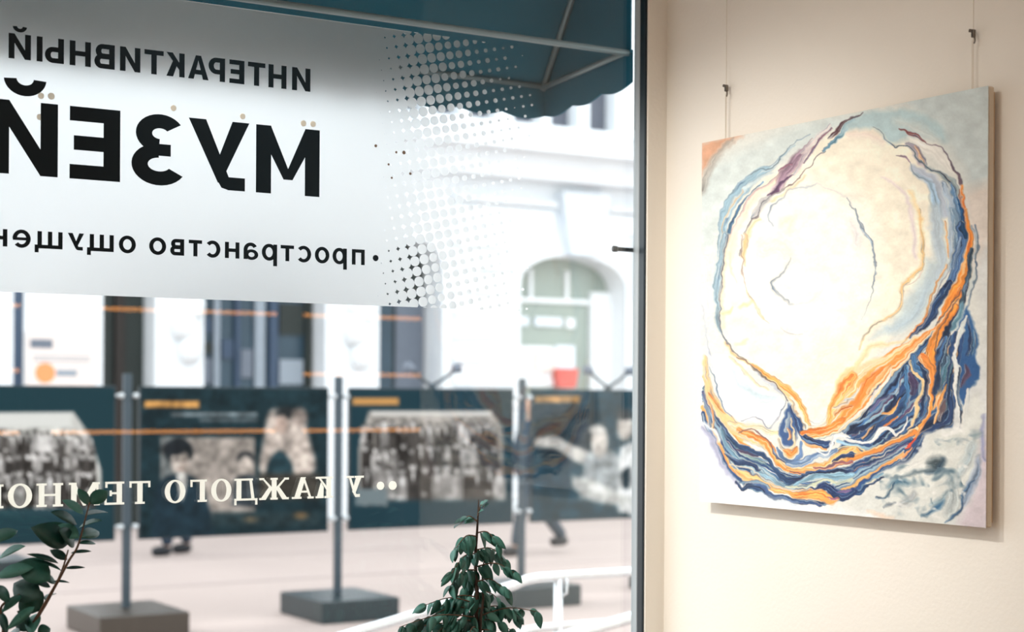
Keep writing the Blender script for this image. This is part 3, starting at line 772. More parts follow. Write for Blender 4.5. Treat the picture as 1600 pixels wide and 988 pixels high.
# (crop, colour, width(s), points[, softness]) ; 'P' before the crop letter: a filled patch
STROKES = [
 # ---- ground tones
 ('P', (250, 251, 252), 0, [(1085, 540), (1120, 640), (1180, 720), (1250, 770), (1330, 800), (1420, 800), (1420, 840), (1085, 800)], 10),
 ('P', (216, 226, 224), 0, [(1085, 270), (1200, 215), (1260, 190), (1330, 180), (1330, 230), (1240, 240), (1170, 290), (1130, 350), (1110, 470), (1085, 470)], 12),
 ('P', (210, 222, 222), 0, [(1400, 150), (1560, 120), (1560, 330), (1525, 330), (1500, 260), (1450, 200)], 14),
 ('P', (228, 218, 208), 0, [(1505, 300), (1560, 290), (1560, 400), (1520, 420)], 12),
 ('P', (222, 224, 222), 0, [(1520, 420), (1560, 400), (1560, 830), (1400, 830), (1400, 700), (1530, 560)], 10),
 ('P', (254, 247, 228), 0, [(1330, 190), (1390, 205), (1440, 250), (1475, 310), (1485, 380), (1475, 440), (1445, 490), (1400, 520), (1360, 560), (1315, 620), (1288, 660), (1264, 668), (1238, 622), (1200, 590), (1150, 562), (1128, 520), (1120, 440), (1136, 350), (1180, 290), (1240, 250), (1300, 205)], 5),
 ('P', (255, 253, 244), 0, [(1210, 300), (1290, 285), (1350, 330), (1370, 420), (1350, 490), (1290, 530), (1220, 520), (1170, 470), (1160, 400), (1175, 340)], 25),
 # ---- upper left
 ('PD', (224, 172, 140), 0, [(15, 340), (255, 296), (150, 370), (70, 470), (15, 560)], 6),
 ('D', (184, 180, 172), [40, 40, 34, 16], [(20, 620), (70, 490), (120, 410), (210, 325)], 5),
 ('D', (160, 192, 208), [35, 50, 60, 72, 60, 30, 14, 6], [(140, 990), (150, 800), (190, 690), (265, 590), (335, 525), (420, 482), (470, 430), (560, 360)], 1.5),
 ('D', (202, 218, 222), [6, 16, 20, 14, 6], [(165, 760), (210, 670), (280, 590), (350, 545), (430, 510)], 1.5),
 ('D', (86, 128, 162), [24, 22, 16, 9, 5], [(150, 990), (168, 880), (205, 770), (250, 690), (320, 610), (370, 560)]),
 ('D', (140, 160, 172), 6, [(112, 990), (128, 830), (138, 730), (180, 650), (250, 560), (320, 505), (420, 485), (480, 420), (560, 340), (640, 290)]),
 ('D', (206, 186, 158), 7, [(150, 960), (140, 850), (155, 770), (200, 690), (260, 610)]),
 ('D', (251, 230, 210), 44, [(182, 990), (205, 880), (255, 760), (325, 645), (420, 570), (490, 530)], 3),
 ('D', (224, 196, 188), [10, 14, 14, 12, 8], [(170, 900), (250, 740), (330, 620), (420, 565), (520, 480), (600, 380), (660, 320)]),
 ('D', (168, 140, 158), [10, 45, 58, 62, 40, 12], [(410, 640), (470, 590), (500, 520), (540, 470), (590, 410), (645, 345)], 3),
 ('D', (206, 190, 198), [8, 18, 14, 6], [(560, 520), (590, 470), (620, 410), (680, 350)], 2),
 ('D', (104, 76, 104), [14, 24, 16, 6], [(400, 645), (450, 620), (490, 570), (550, 520)]),
 ('D', (132, 92, 108), [8, 12, 6], [(470, 505), (505, 470), (545, 465)]),
 ('D', (160, 116, 130), [6, 15, 13, 6], [(610, 450), (650, 400), (680, 350), (730, 290), (765, 255)]),
 ('D', (240, 228, 226), [10, 16, 10], [(600, 400), (680, 320), (760, 240)], 2),
 ('D', (120, 166, 188), [8, 20, 30, 32], [(715, 382), (765, 342), (815, 300), (855, 245), (890, 218)]),
 ('D', (104, 72, 76), [8, 32, 24, 12, 8], [(755, 312), (790, 280), (820, 235), (860, 205), (890, 193)]),
 ('D', (199, 197, 197), [16, 48, 18], [(310, 780), (370, 695), (412, 650)], 2),
 ('D', (246, 206, 158), [18, 18, 14, 8], [(258, 990), (272, 900), (312, 815), (355, 770)], 2.5),
 ('D', (247, 214, 174), 9, [(420, 675), (540, 598), (620, 528)], 2.5),
 ('D', (118, 100, 98), [7, 7, 11, 9, 6, 5, 5, 4], [(245, 990), (260, 900), (300, 800), (340, 765), (380, 690), (430, 640), (540, 580), (620, 500), (680, 420), (730, 380)]),
 ('D', (182, 192, 202), [8, 10, 8, 5, 4], [(430, 820), (405, 770), (430, 700), (480, 660), (530, 610), (640, 590), (680, 570)], 1.5),
 ('D', (222, 220, 216), 4, [(680, 570), (740, 600), (800, 620), (860, 670), (885, 700)], 1.5),
 ('D', (252, 236, 206), 26, [(480, 800), (540, 780), (520, 850)], 8),
 # ---- upper right
 ('PE', (190, 214, 218), 0, [(10, 290), (60, 215), (160, 165), (300, 150), (450, 170), (570, 230), (620, 340), (500, 310), (420, 300), (350, 340), (290, 345), (250, 300), (200, 262), (100, 262)], 5),
 ('E', (226, 232, 228), [10, 40, 20], [(330, 220), (450, 260), (560, 330)], 8),
 ('E', (247, 245, 238), [14, 48, 62, 44, 14], [(400, 310), (480, 350), (560, 400), (620, 460), (665, 510)], 3),
 ('E', (244, 226, 216), [10, 26, 20], [(60, 300), (150, 290), (250, 340)], 8),
 ('E', (104, 88, 96), [4, 7, 9, 12], [(150, 168), (100, 190), (50, 212), (0, 270)]),
 ('E', (130, 68, 70), [4, 15, 24, 18, 3], [(345, 258), (400, 285), (440, 287), (470, 312), (508, 333)]),
 ('E', (168, 158, 174), [20, 52, 44, 20], [(390, 350), (440, 385), (480, 445), (500, 485)], 2),
 ('E', (226, 180, 136), [6, 14, 6], [(430, 362), (468, 412), (490, 472)], 2),
 ('E', (194, 204, 218), [26, 58, 72, 76, 60], [(430, 480), (480, 520), (540, 570), (575, 650), (605, 740)], 3),
 ('E', (152, 178, 198), [10, 28, 46, 52, 40, 30], [(440, 520), (520, 570), (550, 640), (560, 720), (565, 820), (560, 880)], 3),
 ('E', (212, 224, 230), 54, [(545, 760), (560, 870), (570, 1000)], 6),
 ('E', (162, 178, 180), [10, 26, 44, 22], [(500, 480), (580, 522), (650, 565), (685, 630)], 2),
 ('E', (120, 142, 154), [3, 6, 8, 8, 10, 12], [(200, 255), (240, 280), (280, 335), (330, 360), (390, 360), (430, 400), (480, 460), (520, 490), (590, 520), (640, 560), (670, 610)]),
 ('E', (154, 128, 144), [4, 12, 6], [(330, 412), (380, 425), (415, 450)]),
 ('E', (150, 166, 182), [6, 8, 6], [(415, 450), (440, 520), (490, 550), (545, 575)]),
 ('E', (184, 202, 218), [30, 52, 56, 56], [(600, 575), (640, 680), (652, 780), (660, 1000)], 2),
 ('E', (104, 142, 180), [18, 40, 54, 62, 62], [(640, 570), (672, 650), (690, 740), (702, 830), (700, 920), (690, 1000)], 2),
 ('E', (150, 178, 204), [8, 16, 10], [(655, 640), (672, 780), (678, 900)], 1.5),
 ('E', (30, 76, 120), [8, 20, 38, 48, 12], [(690, 640), (705, 720), (715, 800), (725, 870), (728, 910)]),
 ('E', (122, 104, 116), [4, 6, 7, 9, 16, 12], [(505, 335), (540, 360), (600, 385), (640, 450), (680, 520), (697, 575)]),
 ('E', (242, 168, 102), [10, 15, 20, 24, 30, 32, 30], [(700, 580), (715, 660), (735, 760), (747, 840), (760, 900), (752, 960), (735, 1000)]),
 ('E', (150, 100, 84), 5, [(692, 600), (708, 680), (722, 760), (732, 840)]),
 ('E', (238, 184, 124), [7, 10, 8, 8], [(600, 800), (615, 850), (625, 920), (628, 1000)]),
 ('E', (240, 226, 226), [6, 14, 20, 18], [(250, 540), (310, 570), (360, 620), (400, 680), (415, 760), (430, 860), (440, 1000)], 3),
 ('E', (249, 224, 174), 15, [(410, 620), (440, 700), (470, 780), (480, 860), (475, 1000)], 4),
 ('E', (148, 164, 178), [3, 6, 7, 7, 9, 10], [(40, 660), (90, 720), (130, 800), (145, 855), (185, 890), (200, 940), (204, 1000)], 1.2),
 ('E', (226, 222, 224), [10, 40, 20], [(70, 800), (110, 860), (100, 920)], 9),
 ('E', (140, 160, 176), [8, 14, 14, 12], [(760, 820), (785, 880), (795, 940), (780, 1000)]),
 # ---- right flank
 ('PC', (206, 221, 224), 0, [(440, 290), (530, 290), (560, 350), (520, 440), (470, 520), (440, 600), (400, 650), (340, 690), (250, 720), (120, 760), (200, 680), (290, 610), (320, 520), (400, 420)], 8),
 ('C', (180, 202, 216), [20, 40, 30, 14], [(470, 430), (420, 540), (360, 640), (240, 710)], 9),
 ('C', (192, 208, 218), 62, [(500, -10), (520, 150), (545, 280), (515, 400)], 6),
 ('C', (247, 207, 144), [12, 14, 16, 16, 18, 16, 12, 9, 8], [(400, -10), (415, 120), (425, 250), (410, 340), (340, 410), (297, 470), (300, 560), (260, 620), (150, 670), (80, 740), (50, 820)], 2),
 ('C', (200, 180, 170), 4, [(420, 350), (390, 410), (310, 450)], 1.2),
 ('C', (148, 164, 176), [8, 9, 9, 8, 6, 4, 2], [(25, -10), (60, 100), (110, 160), (135, 230), (145, 330), (140, 420), (115, 530), (60, 640)], 1.2),
 ('C', (132, 162, 188), 32, [(600, -10), (622, 120), (620, 240), (590, 340)], 2),
 ('C', (238, 184, 124), [8, 10, 12], [(550, 60), (570, 160), (578, 270)]),
 ('C', (84, 120, 168), [40, 62, 62, 52, 42, 30], [(650, 80), (665, 180), (640, 260), (620, 350), (592, 420), (570, 470)]),
 ('C', (150, 176, 204), [8, 14, 8], [(650, 160), (632, 250), (612, 340)], 1.5),
 ('C', (26, 68, 108), [10, 38, 20], [(655, 60), (668, 110), (680, 160)]),
 ('C', (36, 66, 110), [40, 54, 54, 48, 42, 10], [(590, 430), (540, 500), (500, 560), (470, 640), (400, 700), (345, 755)]),
 ('C', (232, 174, 116), [8, 12, 12, 12, 10, 8], [(570, 320), (530, 390), (490, 480), (460, 560), (440, 630), (390, 690), (340, 740), (300, 790)]),
 ('C', (160, 162, 172), 7, [(590, 340), (545, 410), (508, 490), (478, 560), (455, 630), (405, 700), (350, 752)]),
 ('C', (247, 151, 62), [18, 18, 26, 36, 34, 42, 64, 54, 34, 10], [(688, -10), (695, 80), (710, 150), (710, 220), (690, 290), (667, 360), (652, 430), (602, 500), (560, 570), (520, 645)]),
 ('C', (28, 50, 84), [18, 40, 66, 76, 66, 60], [(650, 540), (602, 620), (562, 700), (532, 800), (512, 900), (520, 1000)]),
 ('C', (247, 152, 64), [20, 42, 48, 46, 54, 66, 34], [(650, 460), (622, 560), (572, 630), (530, 700), (490, 780), (468, 880), (480, 1000)]),
 ('C', (224, 120, 52), 6, [(640, 470), (600, 550), (545, 640), (505, 740), (470, 830)]),
 ('C', (88, 74, 80), 6, [(655, 475), (590, 560), (530, 640), (500, 700), (440, 755), (340, 810)]),
 ('C', (246, 156, 76), [12, 36, 44, 58, 84, 60], [(470, 722), (400, 762), (330, 805), (240, 862), (150, 932), (50, 1000)]),
 ('C', (253, 220, 172), [8, 18, 26, 30], [(330, 760), (240, 790), (130, 800), (60, 880), (20, 960)], 3),
 ('C', (64, 88, 104), [20, 26, 26, 32, 30], [(722, 230), (702, 320), (690, 420), (672, 500), (655, 580)]),
 ('C', (206, 214, 212), [8, 24, 14], [(732, 340), (716, 430), (690, 505)]),
 ('C', (130, 152, 170), 10, [(735, 90), (750, 200), (740, 300), (735, 400), (712, 500), (690, 565)]),
 ('PC', (54, 100, 152), 0, [(690, 560), (730, 650), (757, 760), (742, 880), (755, 1000), (640, 1000), (618, 800), (640, 680)], 2),
 ('C', (34, 58, 102), [10, 22, 20, 14], [(700, 640), (712, 760), (690, 860), (700, 1000)]),
 ('C', (96, 142, 178), [6, 16, 8], [(735, 700), (730, 800), (715, 900)], 2),
 ('C', (104, 150, 170), 30, [(660, 560), (640, 625), (600, 700)], 2),
 ('C', (222, 228, 226), [10, 36, 22, 14, 18, 14], [(690, 620), (660, 700), (630, 790), (612, 860), (640, 930), (625, 1000)]),
 ('C', (20, 32, 48), [6, 24, 8], [(590, 850), (606, 800), (626, 740)]),
 ('C', (92, 132, 152), [10, 34, 34], [(565, 780), (560, 900), (580, 1000)]),
 ('C', (212, 200, 160), 6, [(590, 740), (570, 840), (575, 960)]),
 ('C', (46, 76, 122), [10, 52, 64, 76, 66], [(480, 742), (420, 802), (345, 862), (285, 922), (230, 1000)]),
 ('C', (24, 40, 72), [6, 20, 26, 16], [(440, 790), (360, 830), (300, 900), (250, 980)]),
 ('C', (60, 104, 152), [12, 32, 34, 30], [(450, 790), (392, 860), (380, 930), (430, 1000)]),
 ('C', (236, 208, 164), [8, 24, 18], [(362, 872), (350, 930), (395, 1000)]),
 # ---- lower right
 ('PB', (48, 80, 126), 0, [(380, -10), (650, -10), (662, 120), (642, 240), (664, 330), (642, 395), (540, 405), (482, 475), (402, 565), (330, 606), (260, 646), (150, 668), (-10, 650), (-10, 540), (60, 430), (100, 370), (180, 300), (250, 200), (330, 100)], 2),
 ('PB', (46, 92, 146), 0, [(700, -10), (782, -10), (802, 80), (782, 150), (742, 192), (722, 300), (690, 200), (690, 80)], 2),
 ('PB', (253, 222, 178), 0, [(-10, 140), (50, 70), (120, 50), (200, 0), (330, -10), (130, 110), (90, 200), (60, 260), (-10, 300)], 3),
 ('PB', (247, 152, 74), 0, [(126, 92), (230, 40), (330, -10), (376, -10), (312, 80), (250, 150), (192, 210), (182, 260), (120, 302), (60, 342), (-10, 390), (-10, 300), (70, 262), (92, 190)], 2),
 'R1', 'R3',
 ('C', (247, 152, 64), [42, 48, 46, 54, 62, 40], [(620, 565), (572, 630), (530, 700), (490, 780), (468, 880), (480, 1000)]),
 ('C', (88, 74, 80), 6, [(640, 520), (590, 590), (545, 660), (505, 760), (500, 870)]),
 ('C', (222, 228, 226), [10, 30, 22, 14, 18, 14], [(690, 620), (660, 700), (630, 790), (612, 860), (640, 930), (625, 1000)]),
 ('B', (232, 122, 48), [10, 26, 20, 8], [(250, 60), (160, 130), (130, 210), (90, 270)], 3),
 ('B', (250, 190, 126), [8, 18, 12], [(300, 40), (220, 120), (170, 200)], 2),
 ('B', (244, 232, 220), [6, 16, 16, 14, 10], [(312, 60), (282, 130), (212, 192), (182, 262), (120, 312), (60, 372), (0, 412)]),
 ('B', (214, 218, 216), [6, 12, 8], [(-10, 250), (70, 232), (104, 176)]),
 ('B', (24, 40, 72), [10, 30, 34, 24], [(332, 180), (312, 270), (250, 340), (170, 388), (60, 425)]),
 ('B', (116, 150, 180), [6, 12, 10, 12, 8], [(362, 80), (342, 180), (282, 222), (242, 282), (180, 332), (100, 372), (30, 425)]),
 ('B', (92, 90, 132), [6, 22, 14], [(290, 210), (230, 250), (190, 300)], 2),
 ('B', (70, 112, 158), [10, 16, 8], [(320, 290), (240, 350), (150, 410)], 1.5),
 ('B', (72, 122, 168), [14, 28, 26, 18], [(388, 40), (392, 150), (402, 230), (370, 310)]),
 ('B', (236, 168, 98), [8, 22, 12, 4], [(240, 322), (290, 312), (320, 280), (362, 236)]),
 ('B', (236, 160, 92), 12, [(268, 388), (312, 352), (332, 330)]),
 ('B', (64, 110, 158), [40, 42, 44, 36, 20], [(430, -10), (440, 60), (510, 100), (522, 180), (500, 280), (440, 370)]),
 ('B', (34, 58, 100), [10, 24, 24, 12], [(455, 30), (505, 120), (490, 230), (470, 320)], 1.5),
 ('B', (76, 62, 98), [18, 48, 24], [(404, 90), (440, 150), (420, 205)]),
 ('B', (238, 208, 154), [12, 18, 20, 18, 10], [(410, 10), (420, 70), (480, 120), (490, 180), (450, 240), (450, 300), (420, 360), (400, 400)]),
 ('B', (245, 151, 70), [46, 44, 30, 27, 24, 20, 24, 26], [(480, -10), (520, 50), (540, 120), (535, 200), (530, 280), (500, 350), (450, 420), (415, 475)]),
 ('B', (122, 90, 80), 5, [(500, 60), (520, 130), (512, 220), (508, 290), (470, 360)]),
 ('B', (72, 114, 130), [30, 44, 30], [(622, -10), (592, 100), (562, 180)], 2),
 ('B', (30, 52, 86), [14, 34, 30], [(575, 20), (570, 110), (555, 200)], 2),
 ('B', (228, 164, 92), [6, 26, 20, 10], [(612, 150), (582, 230), (570, 300), (545, 372)]),
 ('B', (112, 92, 96), [10, 38, 12], [(606, 240), (594, 300), (572, 350)], 2),
 ('B', (34, 58, 98), [14, 40, 46, 30, 10], [(640, 190), (640, 280), (640, 350), (580, 390), (500, 425)]),
 ('B', (234, 236, 232), [22, 24, 22, 26, 28], [(658, -10), (676, 80), (665, 170), (690, 260), (712, 350), (700, 430)]),
 ('B', (58, 68, 86), [8, 14, 12, 12, 6], [(692, 50), (690, 150), (686, 230), (706, 320), (706, 400)]),
 ('B', (224, 226, 222), [10, 28, 28], [(742, 180), (722, 280), (732, 400)]),
 ('B', (92, 72, 98), [14, 40, 16], [(725, 40), (735, 105), (708, 155)], 2),
 ('B', (242, 242, 240), [12, 16, 12, 26, 30, 18, 12, 6], [(-10, 438), (60, 460), (140, 482), (200, 460), (240, 412), (290, 400), (330, 432), (370, 402), (392, 335)]),
 ('B', (150, 186, 208), [18, 22, 20, 8], [(-10, 470), (80, 492), (150, 512), (225, 490)]),
 ('B', (60, 76, 110), [6, 14, 6], [(250, 460), (310, 470), (360, 430)]),
 ('B', (251, 184, 100), [14, 28, 22, 24, 18, 12, 8], [(-10, 542), (60, 515), (130, 540), (200, 566), (250, 540), (330, 500), (402, 440)]),
 ('B', (236, 214, 160), 7, [(-10, 520), (60, 496), (140, 522), (200, 545), (260, 512), (340, 472)]),
 ('B', (34, 54, 98), 24, [(-10, 572), (70, 557), (150, 582), (235, 592)]),
 ('B', (206, 108, 96), [22, 24, 22, 18], [(330, 562), (270, 582), (200, 602), (120, 602), (60, 592), (-10, 602)]),
 ('B', (156, 108, 132), [10, 20, 18, 8], [(40, 614), (120, 608), (200, 614), (285, 590)]),
 ('B', (216, 78, 52), [14, 30, 26, 12], [(432, 458), (402, 500), (360, 530), (328, 562)]),
 ('B', (240, 150, 92), [8, 14, 10], [(420, 520), (370, 560), (320, 580)]),
 ('B', (40, 68, 116), [26, 40, 40, 30, 26, 22, 14], [(-10, 642), (100, 627), (200, 642), (300, 602), (380, 592), (450, 522), (492, 450)]),
 ('PB', (226, 228, 222), 0, [(500, 430), (620, 412), (700, 392), (732, 300), (762, 220), (802, 200), (832, 330), (802, 500), (782, 650), (732, 730), (702, 850), (620, 945), (400, 935), (200, 885), (80, 840), (180, 760), (262, 680), (300, 622), (402, 582), (482, 522)], 5),
 ('B', (200, 206, 200), [6, 20, 14], [(540, 520), (620, 500), (690, 440)], 6),
 ('B', (236, 236, 230), [20, 50, 30], [(360, 660), (460, 600), (560, 540)], 8),
 ('B', (132, 172, 194), [40, 44, 40, 10], [(-10, 690), (100, 672), (180, 692), (255, 662)]),
 ('B', (38, 72, 118), [54, 74, 56, 26, 12], [(-10, 765), (60, 745), (112, 760), (170, 712), (255, 680)]),
 ('B', (112, 90, 132), [6, 20, 6], [(5, 768), (45, 762), (85, 756)]),
 ('B', (226, 222, 198), 9, [(-10, 712), (90, 707), (130, 722), (205, 690)]),
 ('B', (72, 86, 92), [20, 78, 30], [(515, 605), (560, 600), (590, 590)], 6),
 ('B', (40, 66, 88), [8, 36, 10], [(500, 650), (570, 640), (596, 580)], 4),
 ('B', (84, 122, 144), [14, 50, 30], [(290, 735), (340, 705), (392, 712)], 5),
 ('B', (94, 114, 124), [6, 16, 8], [(300, 690), (420, 660), (500, 642), (560, 640)], 3),
 ('B', (50, 92, 124), [6, 12, 10], [(225, 800), (268, 800), (288, 762), (312, 718)], 2),
 ('B', (150, 158, 164), [6, 26, 12], [(360, 840), (400, 820), (430, 780)], 6),
 ('B', (78, 90, 100), [4, 12, 4], [(262, 852), (290, 835), (330, 830)], 2),
 ('B', (60, 102, 134), [6, 28, 38, 14], [(478, 902), (540, 872), (580, 842), (604, 805)], 3),
 ('B', (130, 156, 168), [6, 24, 14], [(530, 838), (575, 815), (620, 770)], 4),
 ('B', (172, 182, 184), [20, 60, 40], [(640, 700), (660, 800), (640, 880)], 10),
 ('B', (160, 176, 182), [16, 42, 26], [(695, 660), (740, 580), (770, 500)], 8),
 ('PB', (216, 204, 210), 0, [(800, 560), (835, 420), (860, 420), (860, 990), (690, 960), (760, 800)], 8),
 ('B', (140, 160, 186), [10, 34, 44, 26], [(800, 560), (790, 640), (760, 720), (722, 830)], 4),
 ('B', (48, 84, 120), [5, 15, 11, 9, 14, 8], [(618, 932), (690, 882), (712, 842), (706, 792), (740, 742), (772, 690)], 1.5),
 ('B', (150, 154, 190), [8, 22, 16], [(835, 320), (820, 450), (832, 580)], 3),
 ('B', (246, 218, 194), [6, 18, 8], [(170, 880), (250, 900), (310, 908)], 4),
 # ---- left arc
 ('F', (240, 232, 232), 60, [(40, 150), (60, 300), (60, 440)], 14),
 ('F', (152, 178, 192), [38, 40, 46, 40, 32, 24, 10], [(165, -10), (150, 90), (130, 200), (115, 300), (120, 420), (130, 540), (152, 605)], 2),
 ('F', (251, 220, 188), 16, [(192, -10), (167, 150), (152, 300), (150, 430), (160, 560)], 3),
 ('F', (98, 108, 120), [11, 9, 6, 5, 6, 8, 9, 8, 6], [(182, -10), (162, 120), (146, 260), (140, 400), (141, 540), (162, 622), (220, 712), (300, 767), (380, 850)]),
 ('F', (250, 204, 146), [8, 15, 20, 28, 36], [(168, 650), (230, 735), (330, 785), (430, 872), (565, 975)], 1.5),
 ('F', (246, 200, 146), [18, 18, 6], [(296, -10), (288, 90), (296, 180)], 2),
 ('F', (184, 164, 154), [6, 7, 6, 6, 5, 4], [(275, -10), (270, 90), (287, 150), (276, 220), (300, 310), (340, 400), (390, 490), (440, 530)], 1.2),
 ('F', (250, 216, 166), [6, 11, 8], [(305, 330), (352, 420), (405, 505)], 2),
 ('F', (238, 210, 186), [4, 8, 4], [(200, 100), (202, 190), (240, 280)], 2),
 ('F', (251, 236, 212), 70, [(410, 80), (500, 60), (550, 110)], 18),
 ('F', (160, 168, 174), [3, 8, 10, 13, 15, 13, 8, 3], [(575, 130), (540, 200), (510, 235), (465, 280), (465, 320), (500, 360), (560, 405), (592, 416)], 2),
 ('F', (247, 210, 156), [6, 15, 8], [(155, 475), (190, 460), (215, 435)], 3),
 ('F', (247, 210, 156), [6, 15, 8], [(262, 437), (300, 425), (332, 400)], 3),
 ('F', (249, 220, 172), [6, 16, 6], [(235, 662), (280, 655), (312, 635)], 3),
 ('F', (170, 170, 172), [3, 7, 3], [(515, 563), (560, 595), (645, 607)], 1.2),
 ('F', (240, 236, 224), [4, 8, 8, 4], [(600, 420), (700, 400), (770, 330), (790, 200)], 4),
 ('F', (226, 233, 222), [20, 54, 30], [(850, 690), (760, 740), (700, 820)], 10),
 ('F', (196, 202, 216), [5, 9, 8], [(25, 420), (60, 640), (90, 800), (130, 1000)], 1.5),
 # ---- lower left
 ('PA', (246, 249, 251), 0, [(80, -10), (200, -10), (330, 130), (430, 190), (520, 250), (530, 330), (480, 400), (380, 390), (280, 390), (200, 370), (130, 230)], 3),
 ('A', (204, 222, 230), [14, 60, 70, 40], [(205, 60), (270, 150), (380, 235), (480, 240)], 9),
 ('A', (248, 217, 168), [8, 15, 15, 8], [(200, -10), (270, 60), (350, 140), (435, 192)], 2),
 ('A', (202, 207, 217), [6, 20, 20], [(352, 78), (440, 152), (525, 220)], 2),
 ('A', (248, 178, 98), [10, 24, 28, 36, 32, 26, 22], [(330, 28), (400, 90), (480, 140), (570, 200), (640, 300), (670, 370), (695, 420)], 1.5),
 ('A', (108, 98, 98), [5, 6, 6, 6], [(240, -5), (310, 20), (370, 80), (460, 150), (530, 210), (556, 265)]),
 ('A', (246, 190, 120), [6, 14, 10], [(560, 240), (610, 330), (655, 420)], 1.5),
 ('A', (140, 150, 160), [4, 8, 6], [(580, 270), (620, 350), (660, 430)]),
 'R2',
 ('A', (250, 204, 146), [26, 38, 52, 62, 72, 62, 62, 50], [(40, -10), (50, 120), (90, 240), (160, 350), (230, 430), (300, 470), (400, 530), (450, 580)], 2),
 ('A', (252, 219, 168), [20, 34, 30, 34, 24], [(200, 400), (300, 430), (380, 420), (450, 455), (495, 462)], 2),
 ('A', (247, 154, 76), [16, 40, 44, 48, 38, 16], [(240, 445), (340, 482), (420, 522), (470, 582), (500, 650), (565, 702)]),
 ('A', (246, 164, 86), [8, 18, 12], [(70, 210), (120, 290), (170, 340)], 2),
 ('A', (176, 178, 188), [5, 9, 8, 7], [(270, 390), (350, 370), (400, 390), (440, 430), (480, 400), (520, 320), (545, 258)]),
 ('A', (126, 90, 88), [4, 8, 8, 6], [(250, 462), (330, 440), (400, 482), (450, 530), (492, 605)]),
 ('A', (128, 150, 172), [5, 9, 8], [(70, 60), (110, 150), (150, 280), (205, 365)]),
 ('A', (251, 247, 240), [8, 34, 30, 10], [(290, 520), (380, 562), (440, 602), (492, 675)], 2),
 ('A', (110, 146, 168), [12, 30, 32, 30, 26, 20], [(140, 420), (180, 540), (250, 610), (330, 655), (420, 705), (500, 765), (575, 792)]),
 ('A', (48, 76, 116), [8, 22, 30, 32, 30, 28, 32, 46, 40], [(108, 340), (170, 442), (230, 522), (320, 572), (420, 602), (470, 672), (520, 732), (580, 762), (655, 740)]),
 ('A', (120, 152, 152), [4, 16, 14, 6], [(240, 560), (300, 600), (360, 618), (420, 650)]),
 ('A', (82, 64, 92), [6, 16, 10], [(230, 560), (310, 590), (370, 600)]),
 ('A', (40, 60, 98), [8, 28, 32, 12], [(168, 590), (240, 632), (320, 652), (375, 695)]),
 ('A', (150, 186, 204), [8, 22, 22, 10], [(330, 700), (420, 732), (520, 790), (600, 810)], 1.5),
 ('A', (98, 108, 140), [8, 20, 14], [(470, 560), (500, 610), (540, 640)]),
 ('A', (106, 136, 178), [16, 28, 30, 26, 16], [(497, 555), (540, 622), (600, 642), (640, 592), (642, 520)]),
 ('PA', (62, 92, 142), 0, [(558, 280), (602, 340), (614, 430), (602, 512), (572, 548), (528, 522), (502, 450), (530, 370)], 2),
 ('A', (192, 204, 206), [8, 24, 18], [(566, 340), (556, 400), (545, 455)], 2),
 ('A', (240, 164, 96), [6, 16, 8], [(556, 440), (572, 480), (560, 505)], 1.5),
 ('A', (44, 70, 116), [8, 36, 36, 30, 42, 44, 14], [(578, 298), (620, 380), (640, 470), (700, 512), (760, 528), (800, 534), (832, 520)]),
 ('A', (249, 218, 170), [8, 16, 16, 14], [(578, 372), (592, 460), (592, 542), (540, 562), (500, 500)], 1.5),
 ('A', (246, 164, 84), [18, 50, 20], [(540, 568), (580, 592), (612, 558)], 2),
 ('A', (241, 140, 60), [30, 40, 40, 36, 44], [(640, 462), (700, 452), (770, 442), (830, 422), (900, 380)]),
 ('A', (246, 214, 190), 9, [(690, 420), (740, 415), (790, 402), (815, 340)], 2),
 ('A', (244, 242, 236), [8, 16, 16, 8], [(695, 385), (740, 402), (782, 378), (802, 325)], 2),
 ('A', (249, 174, 96), [26, 50, 62, 74, 70], [(810, 400), (826, 320), (866, 250), (905, 180), (960, 120)], 2),
 ('A', (252, 214, 160), [8, 24, 30], [(850, 210), (890, 120), (955, 70)], 3),
 ('A', (226, 212, 198), [6, 14, 14], [(840, 310), (890, 290), (955, 255)], 1.5),
 ('A', (232, 124, 54), [6, 20, 14], [(850, 350), (900, 310), (950, 300)], 2),
 ('A', (242, 154, 88), [8, 16, 12], [(650, 512), (720, 548), (795, 562)]),
 ('A', (112, 142, 182), [26, 44, 34, 24], [(555, 652), (640, 652), (720, 605), (800, 592), (855, 562)]),
 ('A', (142, 182, 202), [16, 42, 54, 46, 40], [(600, 792), (680, 742), (760, 722), (860, 735), (955, 722)]),
 ('A', (44, 70, 114), [10, 24, 24, 20], [(650, 720), (740, 700), (840, 700), (955, 690)]),
 ('A', (248, 184, 110), [14, 11, 18, 22, 26, 32], [(560, 690), (640, 692), (700, 662), (780, 652), (850, 602), (955, 556)]),
 ('A', (148, 84, 84), [6, 20, 24, 18], [(715, 672), (800, 674), (860, 652), (955, 642)]),
 ('A', (34, 54, 96), [8, 24, 34], [(830, 640), (890, 610), (955, 596)]),
 ('A', (249, 249, 246), [4, 8, 7, 16, 20, 8], [(735, 570), (780, 592), (816, 572), (832, 500), (870, 470), (945, 482)]),
 ('A', (216, 222, 194), [10, 18, 16, 14], [(550, 790), (640, 802), (720, 782), (800, 752), (870, 772), (955, 752)]),
 ('A', (38, 62, 110), [10, 54, 66, 56], [(705, 805), (800, 792), (850, 832), (910, 852), (960, 822)]),
 ('A', (120, 96, 140), [4, 16, 6], [(870, 830), (910, 826), (945, 815)]),
 ('A', (182, 184, 208), [28, 50, 32, 24, 10], [(30, 430), (90, 512), (130, 622), (190, 712), (242, 795)], 3),
 ('A', (252, 252, 252), 20, [(40, 400), (100, 450), (132, 505)], 3),
 ('A', (140, 160, 182), [8, 18, 10], [(28, 220), (60, 330), (82, 425)]),
 ('A', (240, 182, 122), [6, 14, 8], [(62, 230), (92, 330), (96, 435)]),
